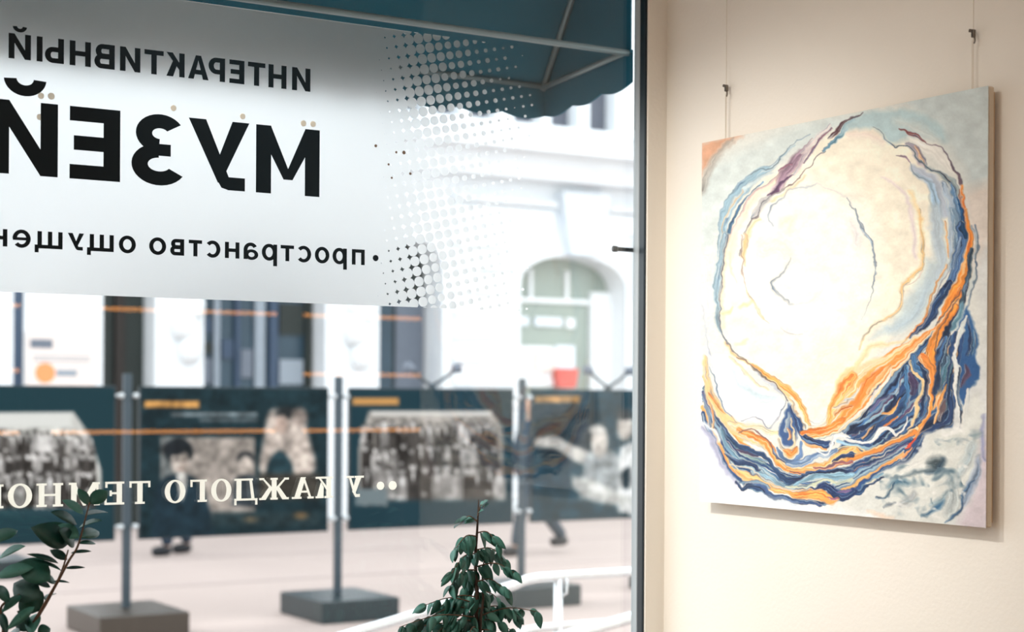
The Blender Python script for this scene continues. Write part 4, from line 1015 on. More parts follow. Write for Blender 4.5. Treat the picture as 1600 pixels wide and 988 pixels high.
 ('A', (249, 184, 116), [20, 64, 44, 32, 14], [(235, 690), (290, 732), (350, 745), (430, 792), (525, 822)], 1.5),
 ('A', (226, 216, 196), 8, [(200, 650), (260, 662), (330, 690), (400, 742), (470, 780)]),
 ('A', (128, 158, 182), [8, 18, 22, 14], [(235, 780), (300, 770), (360, 765), (440, 800)], 1.5),
 ('A', (62, 86, 128), [6, 24, 32, 38, 34, 28, 26, 16], [(228, 762), (270, 812), (320, 784), (400, 802), (440, 842), (520, 862), (600, 882), (680, 892), (765, 902)]),
 ('A', (246, 162, 86), [10, 42, 54, 64, 44, 12], [(530, 820), (620, 850), (700, 842), (760, 842), (820, 880), (868, 872)], 1.5),
 ('A', (238, 196, 150), 7, [(420, 770), (520, 800), (620, 820), (700, 812), (760, 812)]),
 ('A', (150, 84, 110), [4, 16, 5], [(800, 860), (835, 868), (868, 872)]),
 ('A', (214, 226, 236), [10, 26, 14], [(400, 850), (480, 880), (600, 905)], 5),
 ('A', (206, 226, 230), [6, 30, 8], [(30, 650), (70, 730), (100, 770)], 8),
]
NAVY, DEEP, BLUE, STEEL, SKYB = (42, 72, 118), (24, 40, 72), (66, 110, 160), (118, 150, 176), (150, 186, 206)
ORG, ORL, PCH, CRM, TAN, PLUM, WHT, TEAL = (247, 152, 70), (250, 184, 108), (252, 218, 170), (250, 244, 228), (206, 160, 110), (92, 72, 104), (240, 241, 238), (84, 124, 138)
BUNDLES = {
 # right flank: stripes falling from the narrow waist into the navy mass
 'R1': ([(1442, 536), (1408, 562), (1380, 598), (1348, 636), (1316, 674)], [(1506, 520), (1494, 600), (1490, 650), (1450, 676), (1400, 705)],
        [(NAVY, 2), (STEEL, .8), (DEEP, 1.6), (BLUE, 1.6), (PLUM, 1), (SKYB, .7), (NAVY, 2), (DEEP, 1), (TAN, .6), (BLUE, 1.4), (NAVY, 1.6), (STEEL, .8), (PLUM, 1), (CRM, .5), (BLUE, 1.6), (DEEP, 1.4), (SKYB, .6), (NAVY, 1.6), (ORL, .7), (BLUE, 1.2), (NAVY, 1.6), (TEAL, 1.2), (DEEP, 1.4), (TAN, .6), (NAVY, 1.6)]),
 # orange fan between the cream and the navy
 'R3': ([(1432, 530), (1388, 556), (1344, 586), (1312, 622), (1290, 655), (1262, 668)], [(1470, 508), (1424, 556), (1390, 596), (1356, 640), (1318, 674), (1262, 690)],
        [(CRM, 1), (PCH, 1.6), (TAN, .4), (PCH, 1.2), (ORL, 1.6), (CRM, .6), (ORL, 1.4), (ORG, 2), (TAN, .4), (ORG, 2.2), (ORL, 1), (PCH, .8), (ORG, 1.8), (CRM, .8), (PCH, .8), (STEEL, .5)]),
 # long arc along the bottom
 'R2': ([(1100, 585), (1124, 640), (1160, 682), (1206, 708), (1236, 730), (1290, 726), (1340, 706), (1392, 690), (1432, 668)], [(1097, 650), (1122, 704), (1148, 750), (1192, 772), (1250, 786), (1300, 786), (1332, 772), (1366, 744), (1404, 722)],
        [(PCH, 1.4), (ORL, 1.6), (ORG, 1.8), (PLUM, .5), (CRM, 1.2), (STEEL, 1), (NAVY, 1.6), (TEAL, .9), (CRM, .5), (NAVY, 1.4), (PLUM, .9), (BLUE, 1.2), (CRM, .5), (SKYB, 1.5), (STEEL, .8), (NAVY, 1.6), (SKYB, 1), (CRM, .6), (STEEL, .8), (ORL, 1.8), (ORG, 1.4), (PCH, .5), (NAVY, 1.8), (STEEL, .6)]),
}
def bundle(p, key):
    A, B, seq = BUNDLES[key]
    A = np.array(smooth_line(A)); B = np.array(smooth_line(B))
    n = min(len(A), len(B)); A = A[:n]; B = B[:n]
    tot = sum(k for _, k in seq); pos = 0.0
    rng = np.random.RandomState(len(seq))
    for col, k in seq:
        mid = (pos + k / 2) / tot; pos += k
        wob = np.interp(np.arange(n), np.linspace(0, n - 1, 9), rng.uniform(-0.035, 0.035, 9))
        f = np.clip(mid + wob, 0, 1)[:, None]
        P = A * (1 - f) + B * f
        gap = np.hypot(*(B - A).T)
        w = gap * k / tot * 1.25 * np.interp(np.arange(n), np.linspace(0, n - 1, 8), rng.uniform(0.45, 1.6, 8))
        i = np.linspace(0, n - 1, 14).astype(int)
        dark = sum(col) < 420
        p.stroke([tuple(q) for q in P[i]], col, [max(0.8, float(q)) for q in w[i]], 0.6, strand=0.22 if dark else 0.06,
                 edge=(((226, 216, 198), 0.5), ((30, 38, 60), 0.4)) if dark else (((120, 104, 104), 0.4), ((252, 240, 220), 0.5)))
def paint_canvas(u, v):
    p = Painter(u, v, (230, 231, 224), warp=1.7)
    for st in STROKES:
        if isinstance(st, str):
            bundle(p, st); continue
        k, col, w, pts = st[:4]
        soft = st[4] if len(st) > 4 else 1.0
        patch = k.startswith('P')
        k = k.replace('P', '')
        if k:
            ox, oy, sc = CROPS[k]
            pts = [(ox + a / sc, oy + b / sc) for a, b in pts]
            w = [q / sc for q in w] if isinstance(w, list) else w / sc
        if patch: p.poly(pts, col, soft, strand=0.04)
        else:
            dark = sum(col) < 560
            wm = max(w) if isinstance(w, list) else w
            mix, edge = (), None
            if soft <= 2 and wm > 2.2:
                if col[2] > col[0] + 25 and sum(col) < 420:
                    mix = (((128, 160, 190), 0.20, 0.75), ((22, 32, 58), 0.16, 0.8), ((88, 74, 108), 0.30, 0.6))
                    edge = (((214, 204, 186), 0.75), ((20, 30, 52), 0.55))
                elif col[0] > 220 and col[2] < 140:
                    mix = (((253, 214, 160), 0.18, 0.8), ((226, 112, 44), 0.20, 0.7))
                    edge = (((112, 92, 92), 0.55), ((250, 232, 204), 0.8))
                elif sum(col) > 640:
                    mix = (((204, 212, 214), 0.22, 0.7), ((255, 252, 244), 0.15, 0.7))
                    edge = (((128, 140, 156), 0.45), ((255, 250, 240), 0.5))
                else:
                    mix = (((214, 222, 222), 0.20, 0.7), ((70, 96, 130), 0.24, 0.6))
                    edge = (((84, 96, 118), 0.5), ((240, 234, 222), 0.6))
            p.stroke(pts, col, w, 0.7 * soft if soft <= 1.2 else soft, strand=0.2 if dark else 0.05, mix=mix, edge=edge)
    # cloudy brushwork in the pale corner
    q = Painter(u, v, (0, 0, 0), warp=1.7)
    q.poly([(1446, 690), (1480, 672), (1506, 640), (1530, 620), (1535, 700), (1512, 770), (1480, 812), (1400, 800), (1345, 788), (1372, 750), (1395, 728)], (1, 1, 1), 7)
    mk = q.c[:, 0]
    wu = u + 14 * vnoise(u / 20, v / 20, 61); wv = v + 14 * vnoise(u / 20, v / 20, 62)
    n1 = vnoise(wu / 19, wv / 13, 63) + 0.35 * vnoise(wu / 6, wv / 5, 64)
    for lo, amt, col in ((0.16, 0.55, (128, 150, 160)), (0.34, 0.7, (64, 96, 116)), (-9, 0, WHT)):
        a = np.clip((n1 - lo) * 5, 0, 1) * amt * mk * (vnoise(u / 40, v / 34, 65) > -0.08)
        p.c = p.c * (1 - a[:, None]) + np.array(col, float) * a[:, None]
    a = np.clip((-n1 - 0.25) * 5, 0, 1) * 0.8 * mk
    p.c = p.c * (1 - a[:, None]) + np.array((244, 244, 240), float) * a[:, None]
    g = vnoise(u / 2.2, v / 2.2, 91) * 0.03 + vnoise(u / 9 + v / 30, v / 5, 92) * 0.03
    return np.clip(p.c * (1 + g[:, None]), 0, 255)
def impasto(c, u, v):
    lum = c.mean(1) / 255
    h = 0.0006 * (1 - lum) + 0.0005 * (vnoise(u / 2.5, v / 4, 95) + 0.5)
    # nothing stands proud at the very edge
    return np.stack([-h, 0 * h, 0 * h], 1)
picture('painted_surface', (PX, py0, pz1), (0, py1 - py0, 0), (0, 0, pz0 - pz1), 540, 720, paint_canvas, vcol_mat('oil_paint', 0.5, 0.25, 0.25, 500), painting, impasto)


# hanging cords with hooks, up to a rail below the ceiling
struct('trim_2', MB().cbox(-0.022, 0.0, -1.36, -0.004, ZC - 0.06, ZC - 0.03, 0.004), M['sill'], 'slim white picture rail under the ceiling')
for (u, vt, vh, lab) in ((1134.5, 216, 140, 'clear hanging cord with small hook at the window side of the painting'), (1520.5, 138, 55, 'clear hanging cord with small hook at the far side of the painting')):
    a = on_x(u, vt, -0.014); hk = on_x(u, vh, -0.014)
    t = thing('hanging_cord', (-0.014, a.y, a.z - 0.05), lab, 'cord', 'picture hanging cords')
    MB().tube([(-0.014, a.y, a.z - 0.05), (-0.014, a.y, ZC - 0.058)], 0.0011, 6).build('cord', M['cord'], t)
    hb = MB().cbox(-0.019, -0.009, a.y - 0.004, a.y + 0.004, hk.z - 0.006, hk.z + 0.013, 0.0015)
    hb.tube([(-0.014, a.y + 0.003, hk.z + 0.010), (-0.017, a.y + 0.010, hk.z + 0.012)], 0.004, 8)
    hb.tube([(-0.016, a.y - 0.003, hk.z - 0.004), (-0.018, a.y - 0.008, hk.z - 0.009), (-0.018, a.y - 0.008, hk.z - 0.016), (-0.015, a.y - 0.003, hk.z - 0.019)], 0.0022, 6)
    hb.build('hook', M['hook'], t)
    MB().tube([(-0.0135, a.y + 0.004, a.z - 0.05), (-0.0135, a.y + 0.004, hk.z - 0.012)], 0.0009, 6).build('cord_tail', M['cord'], t)

# ================================================================== OUTSIDE: AWNING OVER THE WINDOW
XA, YA0, YA1 = 0.045, 0.31, 0.80
def awning():
    # frame heights read off the photograph: near rail, front rail, top rail on the wall
    zn = on_y(700, 41.5, YA0).z; zf = on_y(780, 130, YA1).z
    xn = on_y(985, 86, YA0).x; xf = on_y(850, 137, YA1).x
    xe = (xn + xf) / 2
    zt = on_y(925, -2, 0.62).z
    k = (zt - zf) / (0.62 - YA1)
    zw = zf + k * (YA0 - YA1)
    x0 = -3.6
    t = thing('awning', (-1.7, YA0, zn), 'dark teal fabric awning with scalloped valance outside the shop window', 'awning')
    # sloping cloth
    cl = MB().add([(x0, YA0, zw), (xe, YA0, zw), (xe, YA1, zf), (x0, YA1, zf), (x0, YA0, zw + .006), (xe, YA0, zw + .006), (xe, YA1 + .004, zf + .006), (x0, YA1 + .004, zf + .006)],
                  [(0, 1, 2, 3), (4, 7, 6, 5), (0, 4, 5, 1), (1, 5, 6, 2), (2, 6, 7, 3), (3, 7, 4, 0)])
    cl.build('cloth', M['awning'], t)
    for x in (x0, xe):                                           # triangular cheeks at both ends
        MB().add([(x, YA0, zn), (x, YA1, zf), (x, YA0, zw), (x + .005, YA0, zn), (x + .005, YA1, zf), (x + .005, YA0, zw)],
                 [(0, 1, 2), (3, 5, 4), (0, 3, 4, 1), (1, 4, 5, 2), (2, 5, 3, 0)]).build('cheek', M['awning'], t)
    # front valance and end valances with scallops
    def valance(a, b, za, zb, drop, n):
        a, b = Vector(a), Vector(b)
        d = (b - a).normalized(); nrm = Vector((-d.y, d.x, 0)) * 0.003
        N = n * 8
        vs, fs = [], []
        for i in range(N + 1):
            q = i / N
            p = a.lerp(b, q); z = za + (zb - za) * q
            dz = drop * (0.86 + 0.14 * abs(math.sin(math.pi * q * n)))
            for s in (-1, 1):
                vs += [(p.x + nrm.x * s, p.y + nrm.y * s, z + 0.01), (p.x + nrm.x * s, p.y + nrm.y * s, z - dz)]
        for i in range(N):
            o, e = i * 4, i * 4 + 4
            fs += [(o, o + 1, e + 1, e), (o + 2, e + 2, e + 3, o + 3), (o + 1, o + 3, e + 3, e + 1), (o, e, e + 2, o + 2)]
        MB().add(vs, fs).build('valance', M['awning'], t)
    drop = (on_y(780, 131, YA1).z - on_y(780, 181, YA1).z)
    valance((x0, YA1 + .008, 0), (xe + .010, YA1 + .008, 0), zf, zf, drop, 22)
    valance((xe + .008, YA1 + .010, 0), (xe + .008, YA0, 0), zf, zn, drop, 3)
    valance((x0 - .008, YA1, 0), (x0 - .008, YA0, 0), zf, zn, drop, 3)
    # frame bars
    MB().tube([(x0, YA0 + .012, zn), (xe, YA0 + .012, zn)], 0.010, 8).build('near_rail', M['bar'], t, smooth=True)
    MB().tube([(x0, YA1 - .012, zf + .004), (xe, YA1 - .012, zf + .004)], 0.0085, 8).build('front_rail', M['bar'], t, smooth=True)
    for x in (x0 + .012, xe - .012):
        MB().tube([(x, YA0 + .01, zn), (x, YA1 - .01, zf)], 0.0095, 8).build('side_bar', M['bar'], t, smooth=True)
        MB().tube([(x, YA0 + .01, zw - .012), (x, YA1 - .01, zf - .008)], 0.0095, 8).build('rafter', M['bar'], t, smooth=True)
    MB().cbox(x0, xe, 0.30, YA0 + .004, zw - .02, zw + .03, .004).build('wall_rail', M['bar'], t)
awning()

# ================================================================== OUTSIDE: STREET
ZS = -0.25
def on_ground(u, v):
    d = ray(u, v); return CAM + d * ((ZS - CAM.z) / d.z)
struct('street_ground', MB().box(-40, 60, 0.30, 60, ZS - 0.2, ZS), M['paving'], 'pale pinkish grey pavement of the pedestrian street')
for k, y in enumerate((10.3, 12.6)):
    struct('paving_strip', MB().box(-40, 60, y, y + 0.10, ZS, ZS + 0.004), M['paving_line'], 'thin grey drainage strip across the pavement')

# ------------------------------------------------------------------ white facade across the street
YF2 = 16.5
def fx(u, v=500): return on_y(u, v, YF2).x
def fz(u, v): return on_y(u, v, YF2).z
fac = thing('street_building', (fx(700), YF2, ZS), 'white rusticated old building with arched window and cornice across the street', 'building')
def fbox(name, x0, x1, y0, y1, z0, z1, m, parent=fac, c=0.0):
    mb = MB().cbox(x0, x1, y0, y1, z0, z1, c) if c else MB().box(x0, x1, y0, y1, z0, z1)
    return mb.build(name, M[m], parent)
ZCOR = fz(850, 306)                          # top of the ground-floor wall
fbox('rear_wall', fx(-500), fx(1500), YF2 + 0.9, YF2 + 1.2, ZS, 14.0, 'shop_dark')
zwin = fz(400, 385)                          # heads of the shop windows behind the film
zw2 = fz(640, 372)
def wall_piece(u0, u1, z0, z1, name='wall_pier', m='stone'):
    return fbox(name, fx(u0), fx(u1), YF2, YF2 + 0.9, z0, z1, m)
wall_piece(-500, -230, ZS, ZCOR); wall_piece(-80, 21, ZS, ZCOR); p_post = wall_piece(37, 161, ZS, ZCOR)
p_a = wall_piece(243, 319, ZS, ZCOR); p_b = wall_piece(509, 591, ZS, ZCOR)
wall_piece(-230, -80, zwin, ZCOR, 'lintel'); wall_piece(161, 243, zwin, ZCOR, 'lintel'); wall_piece(319, 509, zwin, ZCOR, 'lintel')
dp = MB().tube([(fx(28.5), YF2 + 0.05, ZS), (fx(28.5), YF2 + 0.05, ZCOR)], 0.075, 10); dp.build('downpipe', M['navy'], fac, smooth=True)
fbox('wall_recess', fx(20), fx(38), YF2 + 0.14, YF2 + 0.9, ZS, ZCOR, 'stone')
# shop windows in the piers: frame, panes, mullions
def shop_window(u0, u1, ztop, mull, glass='shop_glass', bar='mullion'):
    w = fbox('shop_window', fx(u0), fx(u1), YF2 + 0.45, YF2 + 0.5, ZS + 0.35, ztop, glass)
    fbox('stall_riser', fx(u0), fx(u1), YF2 + 0.40, YF2 + 0.52, ZS, ZS + 0.35, 'shop_dark', w)
    for a, b, m in mull:
        fbox('mullion', fx(a), fx(b), YF2 + 0.38, YF2 + 0.46, ZS + 0.35, ztop, m, w)
    fbox('transom', fx(u0), fx(u1), YF2 + 0.40, YF2 + 0.46, fz((u0 + u1) / 2, 430), fz((u0 + u1) / 2, 424), bar, w)
    return w
shop_window(-230, -80, zwin, [(-160, -150, 'mullion')])
w1 = shop_window(161, 243, zwin, [(163, 166, 'shop_dark'), (196, 211, 'shelf_wood')], 'shop_dark', 'shelf_wood')
w2 = shop_window(319, 509, zwin, [(322, 326, 'navy'), (352, 361, 'mullion'), (386, 393, 'navy'), (417, 432, 'mullion'), (440, 453, 'navy'), (497, 506, 'shop_dark')])
for (a, b, v0, v1, m) in ((330, 350, 497, 520, 'navy'), (330, 350, 535, 552, 'shop_dark'), (366, 384, 530, 560, 'navy'), (396, 414, 545, 590, 'ink'), (457, 494, 470, 520, 'shop_dark'), (457, 494, 560, 600, 'mullion'), (330, 350, 560, 600, 'ink')):
    fbox('display_panel', fx(a), fx(b), YF2 + 0.41, YF2 + 0.45, fz(400, v1), fz(400, v0), m, w2)
# ornaments on the two piers
for (u, vs) in ((292, (478, 508, 545)), (560, (482, 520, 556))):
    par = p_a if u < 400 else p_b
    for k, v in enumerate(vs):
        q = on_y(u, v, YF2 - 0.05)
        mb = MB()
        prof = [(0.02, -0.16), (0.13, -0.15), (0.19, -0.05), (0.2, 0.04), (0.15, 0.12), (0.05, 0.17), (0.0, 0.175)]
        mb.lathe([(r * (1.0 - 0.12 * k), z * 1.15) for r, z in prof], (q.x + 0.04 * (-1) ** k, q.y, q.z), 16)
        mb.build('stone_ornament', M['white_joinery'], par, smooth=True)
# poster on the pier
pz = lambda v: fz(95, v)
po = fbox('poster_board', fx(41), fx(148), YF2 - 0.04, YF2 - 0.002, pz(603), pz(519), 'poster', p_post)
fbox('poster_label', fx(46), fx(81), YF2 - 0.046, YF2 - 0.0405, pz(545), pz(531), 'ink', po)
for v in (556, 563): fbox('poster_line', fx(50), fx(140), YF2 - 0.046, YF2 - 0.0405, pz(v + 2), pz(v), 'mullion', po)
q = on_y(69, 583, YF2)
MB().prism_y(disc(q.x, q.z, 0.125, 24), YF2 - 0.046, YF2 - 0.0405).build('orange_disc', M['orange_paint'], po)
fbox('poster_label', fx(87), fx(119), YF2 - 0.046, YF2 - 0.0405, pz(588), pz(578), 'mullion', po)

# arched openings: surround with a true arch-shaped hole
def arch_curve(xa, xb, zs, zt, n=20, e=2.3):
    cx, a = (xa + xb) / 2, (xb - xa) / 2
    out = []
    for i in range(n + 1):
        th = math.pi * (1 - i / n)
        c, s = math.cos(th), math.sin(th)
        out.append((cx + a * math.copysign(abs(c) ** (2 / e), c), zs + (zt - zs) * abs(s) ** (2 / e)))
    return out
def arch_surround(x0, x1, xa, xb, zs, ztop, z1, y0, y1):
    """wall piece x0..x1 up to z1 with an arched hole xa..xb"""
    mb = MB()
    mb.box(x0, xa, y0, y1, ZS, zs).box(xb, x1, y0, y1, ZS, zs)
    cv = arch_curve(xa, xb, zs, ztop)
    cv = [(x0, zs)] + cv + [(x1, zs)]
    cv[1] = (xa, zs); cv[-2] = (xb, zs)
    for i in range(len(cv) - 1):
        (ax, az), (bx, bz) = cv[i], cv[i + 1]
        if bx - ax < 1e-4: continue
        mb.prism_y([(ax, az), (bx, bz), (bx, z1), (ax, z1)], y0, y1)
    return mb
# dark arch beside the second pier
sur1 = arch_surround(fx(591), fx(703), fx(593), fx(692), fz(640, 425), zw2, ZCOR, YF2, YF2 + 0.9).build('arch_surround', M['stone'], fac)
ag = fbox('arch_door', fx(590), fx(696), YF2 + 0.55, YF2 + 0.6, ZS, zw2 + 0.05, 'shop_dark')
fbox('door_leaf', fx(596), fx(640), YF2 + 0.51, YF2 + 0.55, ZS, fz(640, 470), 'shop_glass', ag)
fbox('door_leaf', fx(645), fx(690), YF2 + 0.51, YF2 + 0.55, ZS, fz(640, 470), 'ink', ag)
# light arched window
ZA = fz(893, 386)
sur2 = arch_surround(fx(808), fx(990), fx(813), fx(978), fz(895, 452), fz(895, 401), ZA, YF2, YF2 + 0.8).build('arch_surround', M['stone'], fac)
aw = fbox('arched_window', fx(806), fx(985), YF2 + 0.50, YF2 + 0.54, ZS, ZA, 'arch_glass')
fbox('transom', fx(810), fx(980), YF2 + 0.44, YF2 + 0.5, fz(895, 472), fz(895, 465), 'white_joinery', aw)
for a, b in ((853, 858), (910, 915)):
    fbox('glazing_bar', fx(a), fx(b), YF2 + 0.45, YF2 + 0.5, fz(895, 466), fz(895, 420), 'white_joinery', aw)
fbox('side_jamb', fx(948), fx(985), YF2 + 0.40, YF2 + 0.5, ZS, fz(895, 452), 'white_joinery', aw)
fbox('side_jamb', fx(806), fx(816), YF2 + 0.40, YF2 + 0.5, ZS, fz(895, 440), 'mullion', aw)
for (a, b, v0, v1, m) in ((830, 852, 494, 508, 'stone_blue'), (862, 905, 494, 508, 'stone_blue'), (912, 925, 494, 510, 'white_joinery'), (826, 905, 540, 604, 'white_joinery'), (860, 892, 548, 580, 'poster'), (893, 922, 538, 575, 'stone_blue')):
    dd = 0.05 if a in (860, 893) else 0.0
    fbox('window_display', fx(a), fx(b), YF2 + 0.45 - dd, YF2 + 0.495 - dd, fz(870, v1), fz(870, v0), m, aw)
qa, qb = fx(888), fx(922)
MB().prism_y([(qa + .05, fz(905, 606)), (qb - .05, fz(905, 606)), (qb, fz(905, 576)), (qa, fz(905, 576))], YF2 + 0.30, YF2 + 0.45).build('red_tub', M['red'], aw)
# rusticated courses, each a stone of its own
zj = [fz(760, v) for v in (353, 389, 425, 461, 497, 533, 569)]
dz = (zj[0] - zj[-1]) / 6
zs = [zj[0] - k * dz for k in range(0, 14)]
def course(x0, x1, k, top=None):
    z1 = zs[k] - 0.02; z0 = max(zs[k] - dz + 0.02, ZS)
    if z1 - z0 < 0.05: return
    fbox('stone_course', x0, x1, YF2 - 0.09, YF2 + 0.0, z0, z1, 'stone', c=0.01)
fbox('wall_pier', fx(703), fx(808), YF2, YF2 + 0.9, ZS, ZCOR, 'stone')
fbox('wall_pier', fx(990), fx(1500), YF2, YF2 + 0.9, ZS, ZCOR, 'stone')
fbox('lintel', fx(808), fx(990), YF2 + 0.0, YF2 + 0.9, ZA, ZCOR, 'stone')
for k in range(len(zs) - 1):
    course(fx(706), fx(806 if k > 2 else 808 + (2 - k) * 8), k)
    course(fx(992 if k > 2 else 986), fx(1240), k)
    course(fx(1242), fx(1500), k)
fbox('stone_course', fx(706), fx(862), YF2 - 0.06, YF2, zs[0] + 0.012, fz(760, 322), 'stone', c=0.008)
fbox('stone_course', fx(944), fx(1500), YF2 - 0.06, YF2, zs[0] + 0.012, fz(760, 322), 'stone', c=0.008)
fbox('string_moulding', fx(704), fx(864), YF2 - 0.16, YF2, fz(760, 318), fz(760, 309), 'stone', c=0.02)
fbox('string_moulding', fx(942), fx(1500), YF2 - 0.16, YF2, fz(760, 318), fz(760, 309), 'stone', c=0.02)
ka, kb = fx(866), fx(938)
kz0, kz1 = fz(900, 400), fz(900, 304)
MB().prism_y([(ka + .16, kz0), (kb - .16, kz0), (kb, kz1), (ka, kz1)], YF2 - 0.24, YF2).build('keystone', M['stone_blue'], fac)
# cornice ledges and upper storey
x0c, x1c = fx(-500), fx(1500)
zc2a, zc1a = fz(850, 287), fz(850, 253)
fbox('cornice', x0c, x1c, YF2 - 0.50, YF2 + 0.9, fz(850, 288), fz(850, 253), 'stone')
fbox('cornice', x0c, x1c, YF2 - 1.0, YF2 + 0.9, fz(850, 253), fz(850, 236), 'stone')
fbox('frieze', x0c, x1c, YF2, YF2 + 0.9, ZCOR, fz(850, 288), 'stone')
zup = fz(850, 236)
zsill = fz(880, 199)
fbox('upper_wall', x0c, x1c, YF2, YF2 + 0.9, zup, zsill, 'stone')
fbox('sill_ledge', x0c, x1c, YF2 - 0.14, YF2, zsill - 0.10, zsill - 0.02, 'stone', c=0.015)
us = [(620, 664), (678, 720), (734, 777), (803, 847), (861, 905), (921, 964), (1060, 1102), (1120, 1164)]
prev = x0c
for (a, b) in us:
    fbox('upper_pier', prev, fx(a, 180), YF2, YF2 + 0.9, zsill, 12.5, 'stone')
    prev = fx(b, 180)
    g = fbox('upper_window', fx(a, 180), fx(b, 180), YF2 + 0.3, YF2 + 0.34, zsill, zsill + 2.2, 'up_glass')
    fbox('window_rail', fx(a, 180), fx(b, 180), YF2 + 0.27, YF2 + 0.30, zsill + 1.2, zsill + 1.27, 'white_joinery', g)
    fbox('upper_lintel', fx(a, 180), fx(b, 180), YF2, YF2 + 0.9, zsill + 2.2, 12.5, 'stone')
fbox('upper_pier', prev, x1c, YF2, YF2 + 0.9, zsill, 12.5, 'stone')
fbox('roof_cornice', x0c, x1c, YF2 - 0.5, YF2 + 1.2, 12.5, 13.0, 'stone')

# ------------------------------------------------------------------ exhibition stands on the pavement
YP = 7.85
PXS = [on_y(u, 760, YP).x for u in (198, 527, 815)]
step = (PXS[2] - PXS[0]) / 2
PXS = [PXS[0] - step, PXS[0], PXS[0] + step, PXS[2], PXS[2] + step]
ztopP = on_y(527, 606, YP).z
zbotP = on_y(527, 830, YP).z
POSTS = ['dark post beyond the picture edge at the end of the crowd photo panel', 'dark post on a brown block base between the leftmost two photo panels', 'dark post on a slate block base in the middle of the photo panels', 'dark post behind the steel handrail', 'dark post hidden by the window frame']
def stand_post(k):
    x = PXS[k]
    t = thing('stand_post', (x, YP, ZS), POSTS[k], 'stand', 'posts holding the street exhibition panels')
    MB().cbox(x - 0.03, x + 0.03, YP - 0.02, YP + 0.02, ZS + 0.17, ztopP + 0.09, 0.004).build('pole', M['stand'], t)
    bm_ = M['brown_block'] if k == 1 else M['slate']
    MB().cbox(x - 0.33, x + 0.33, YP - 0.42, YP + 0.36, ZS, ZS + 0.17, 0.008).build('base_block', bm_, t)
    for s in (-1, 1):
        for z in (ztopP - 0.07, zbotP + 0.10):
            MB().tube([(x + s * 0.03, YP, z), (x + s * 0.089, YP, z)], 0.012, 8).build('bracket', M['bolt'], t, smooth=True)
            MB().tube([(x + s * 0.055, YP - 0.05, z), (x + s * 0.055, YP - 0.01, z)], 0.02, 8).build('bolt', M['bolt'], t, smooth=True)
    return t
for k in range(5): stand_post(k)
gq = on_ground(-14, 900)
def far_post():
    x, y = gq.x, gq.y
    t = thing('stand_post', (x, y, ZS), 'lone slate block base with post in a farther row, behind the leaning houseplant', 'stand', 'posts holding the street exhibition panels')
    MB().cbox(x - 0.03, x + 0.03, y - 0.02, y + 0.02, ZS + 0.17, ztopP + 0.09, 0.004).build('pole', M['stand'], t)
    MB().cbox(x - 0.33, x + 0.33, y - 0.36, y + 0.36, ZS, ZS + 0.17, 0.008).build('base_block', M['slate'], t)
far_post()
def grain(p):
    g = 1 + 0.42 * vnoise(p.x0 / 14, p.y0 / 11, 77) + 0.3 * vnoise(p.x0 / 5, p.y0 / 6, 78)
    return np.clip(p.c * g[:, None], 0, 235)
def crowd(p, x0, x1, ytop, ybot, seed, rows=3):
    """people standing in rows in an old grey photograph"""
    rr = random.Random(seed)
    tone = lambda a, b: (lambda g: (g + 4, g, g - 3))(rr.uniform(a, b))
    for r in range(rows):
        y = ytop + (ybot - ytop) * (0.10 + 0.26 * r)
        hs = 4.0 + 1.1 * r
        x = x0 + rr.uniform(2, 8)
        while x < x1 - 3:
            yy = y + rr.uniform(-5, 5)
            body = tone(34, 70) if rr.random() < 0.62 else tone(110, 190)
            wsh = hs * rr.uniform(1.25, 1.7)
            p.poly([(x - wsh, ybot), (x - wsh, yy + hs * 2.4), (x - hs * 0.6, yy + hs * 1.5), (x + hs * 0.6, yy + hs * 1.5), (x + wsh, yy + hs * 2.4), (x + wsh, ybot)], body, 1.2)
            if rr.random() < 0.6: p.poly([(x - hs * 0.4, yy + hs * 1.5), (x + hs * 0.4, yy + hs * 1.5), (x, yy + hs * 4)], tone(190, 220), 1.0)
            p.ell(x, yy, hs * 0.85, hs * 1.2, tone(150, 205), 1.0)
            p.ell(x, yy - hs * 0.75, hs * 0.95, hs * 0.6, tone(40, 80), 1.0)
            p.ell(x + hs * 0.5, yy + hs * 0.2, hs * 0.35, hs * 0.9, tone(100, 130), 1.0, 0.7)
            if rr.random() < 0.4: p.ell(x + rr.uniform(-5, 5), yy + hs * rr.uniform(4, 8), hs * 0.6, hs * 0.6, tone(150, 200), 1.2)
            x += hs * rr.uniform(2.2, 3.3)
    m = (p.x0 > x0) & (p.x0 < x1) & (p.y0 > ytop) & (p.y0 < ybot)
    g = 1 + 0.5 * vnoise(p.x0 / 9, p.y0 / 13, seed) + 0.25 * vnoise(p.x0 / 3, p.y0 / 4, seed + 1)
    p.c[m] = np.clip(p.c[m] * g[m][:, None], 0, 235)
def print1(u, v):
    p = Painter(u, v, (28, 56, 64))
    rr = random.Random(3)
    p.poly([(-60, 646), (115, 644), (140, 680), (158, 735), (158, 785), (-60, 792)], (196, 194, 188), 2, sm=False)
    p.rect(-60, 646, 112, 668, (214, 213, 208), 3)
    crowd(p, -60, 154, 668, 790, 5)
    p.poly([(118, 640), (190, 640), (190, 800), (162, 800), (160, 735), (142, 680)], (28, 56, 64), 1.5, sm=False)
    p.rect(-60, 796, 170, 806, (38, 66, 74), 3)
    return p.c
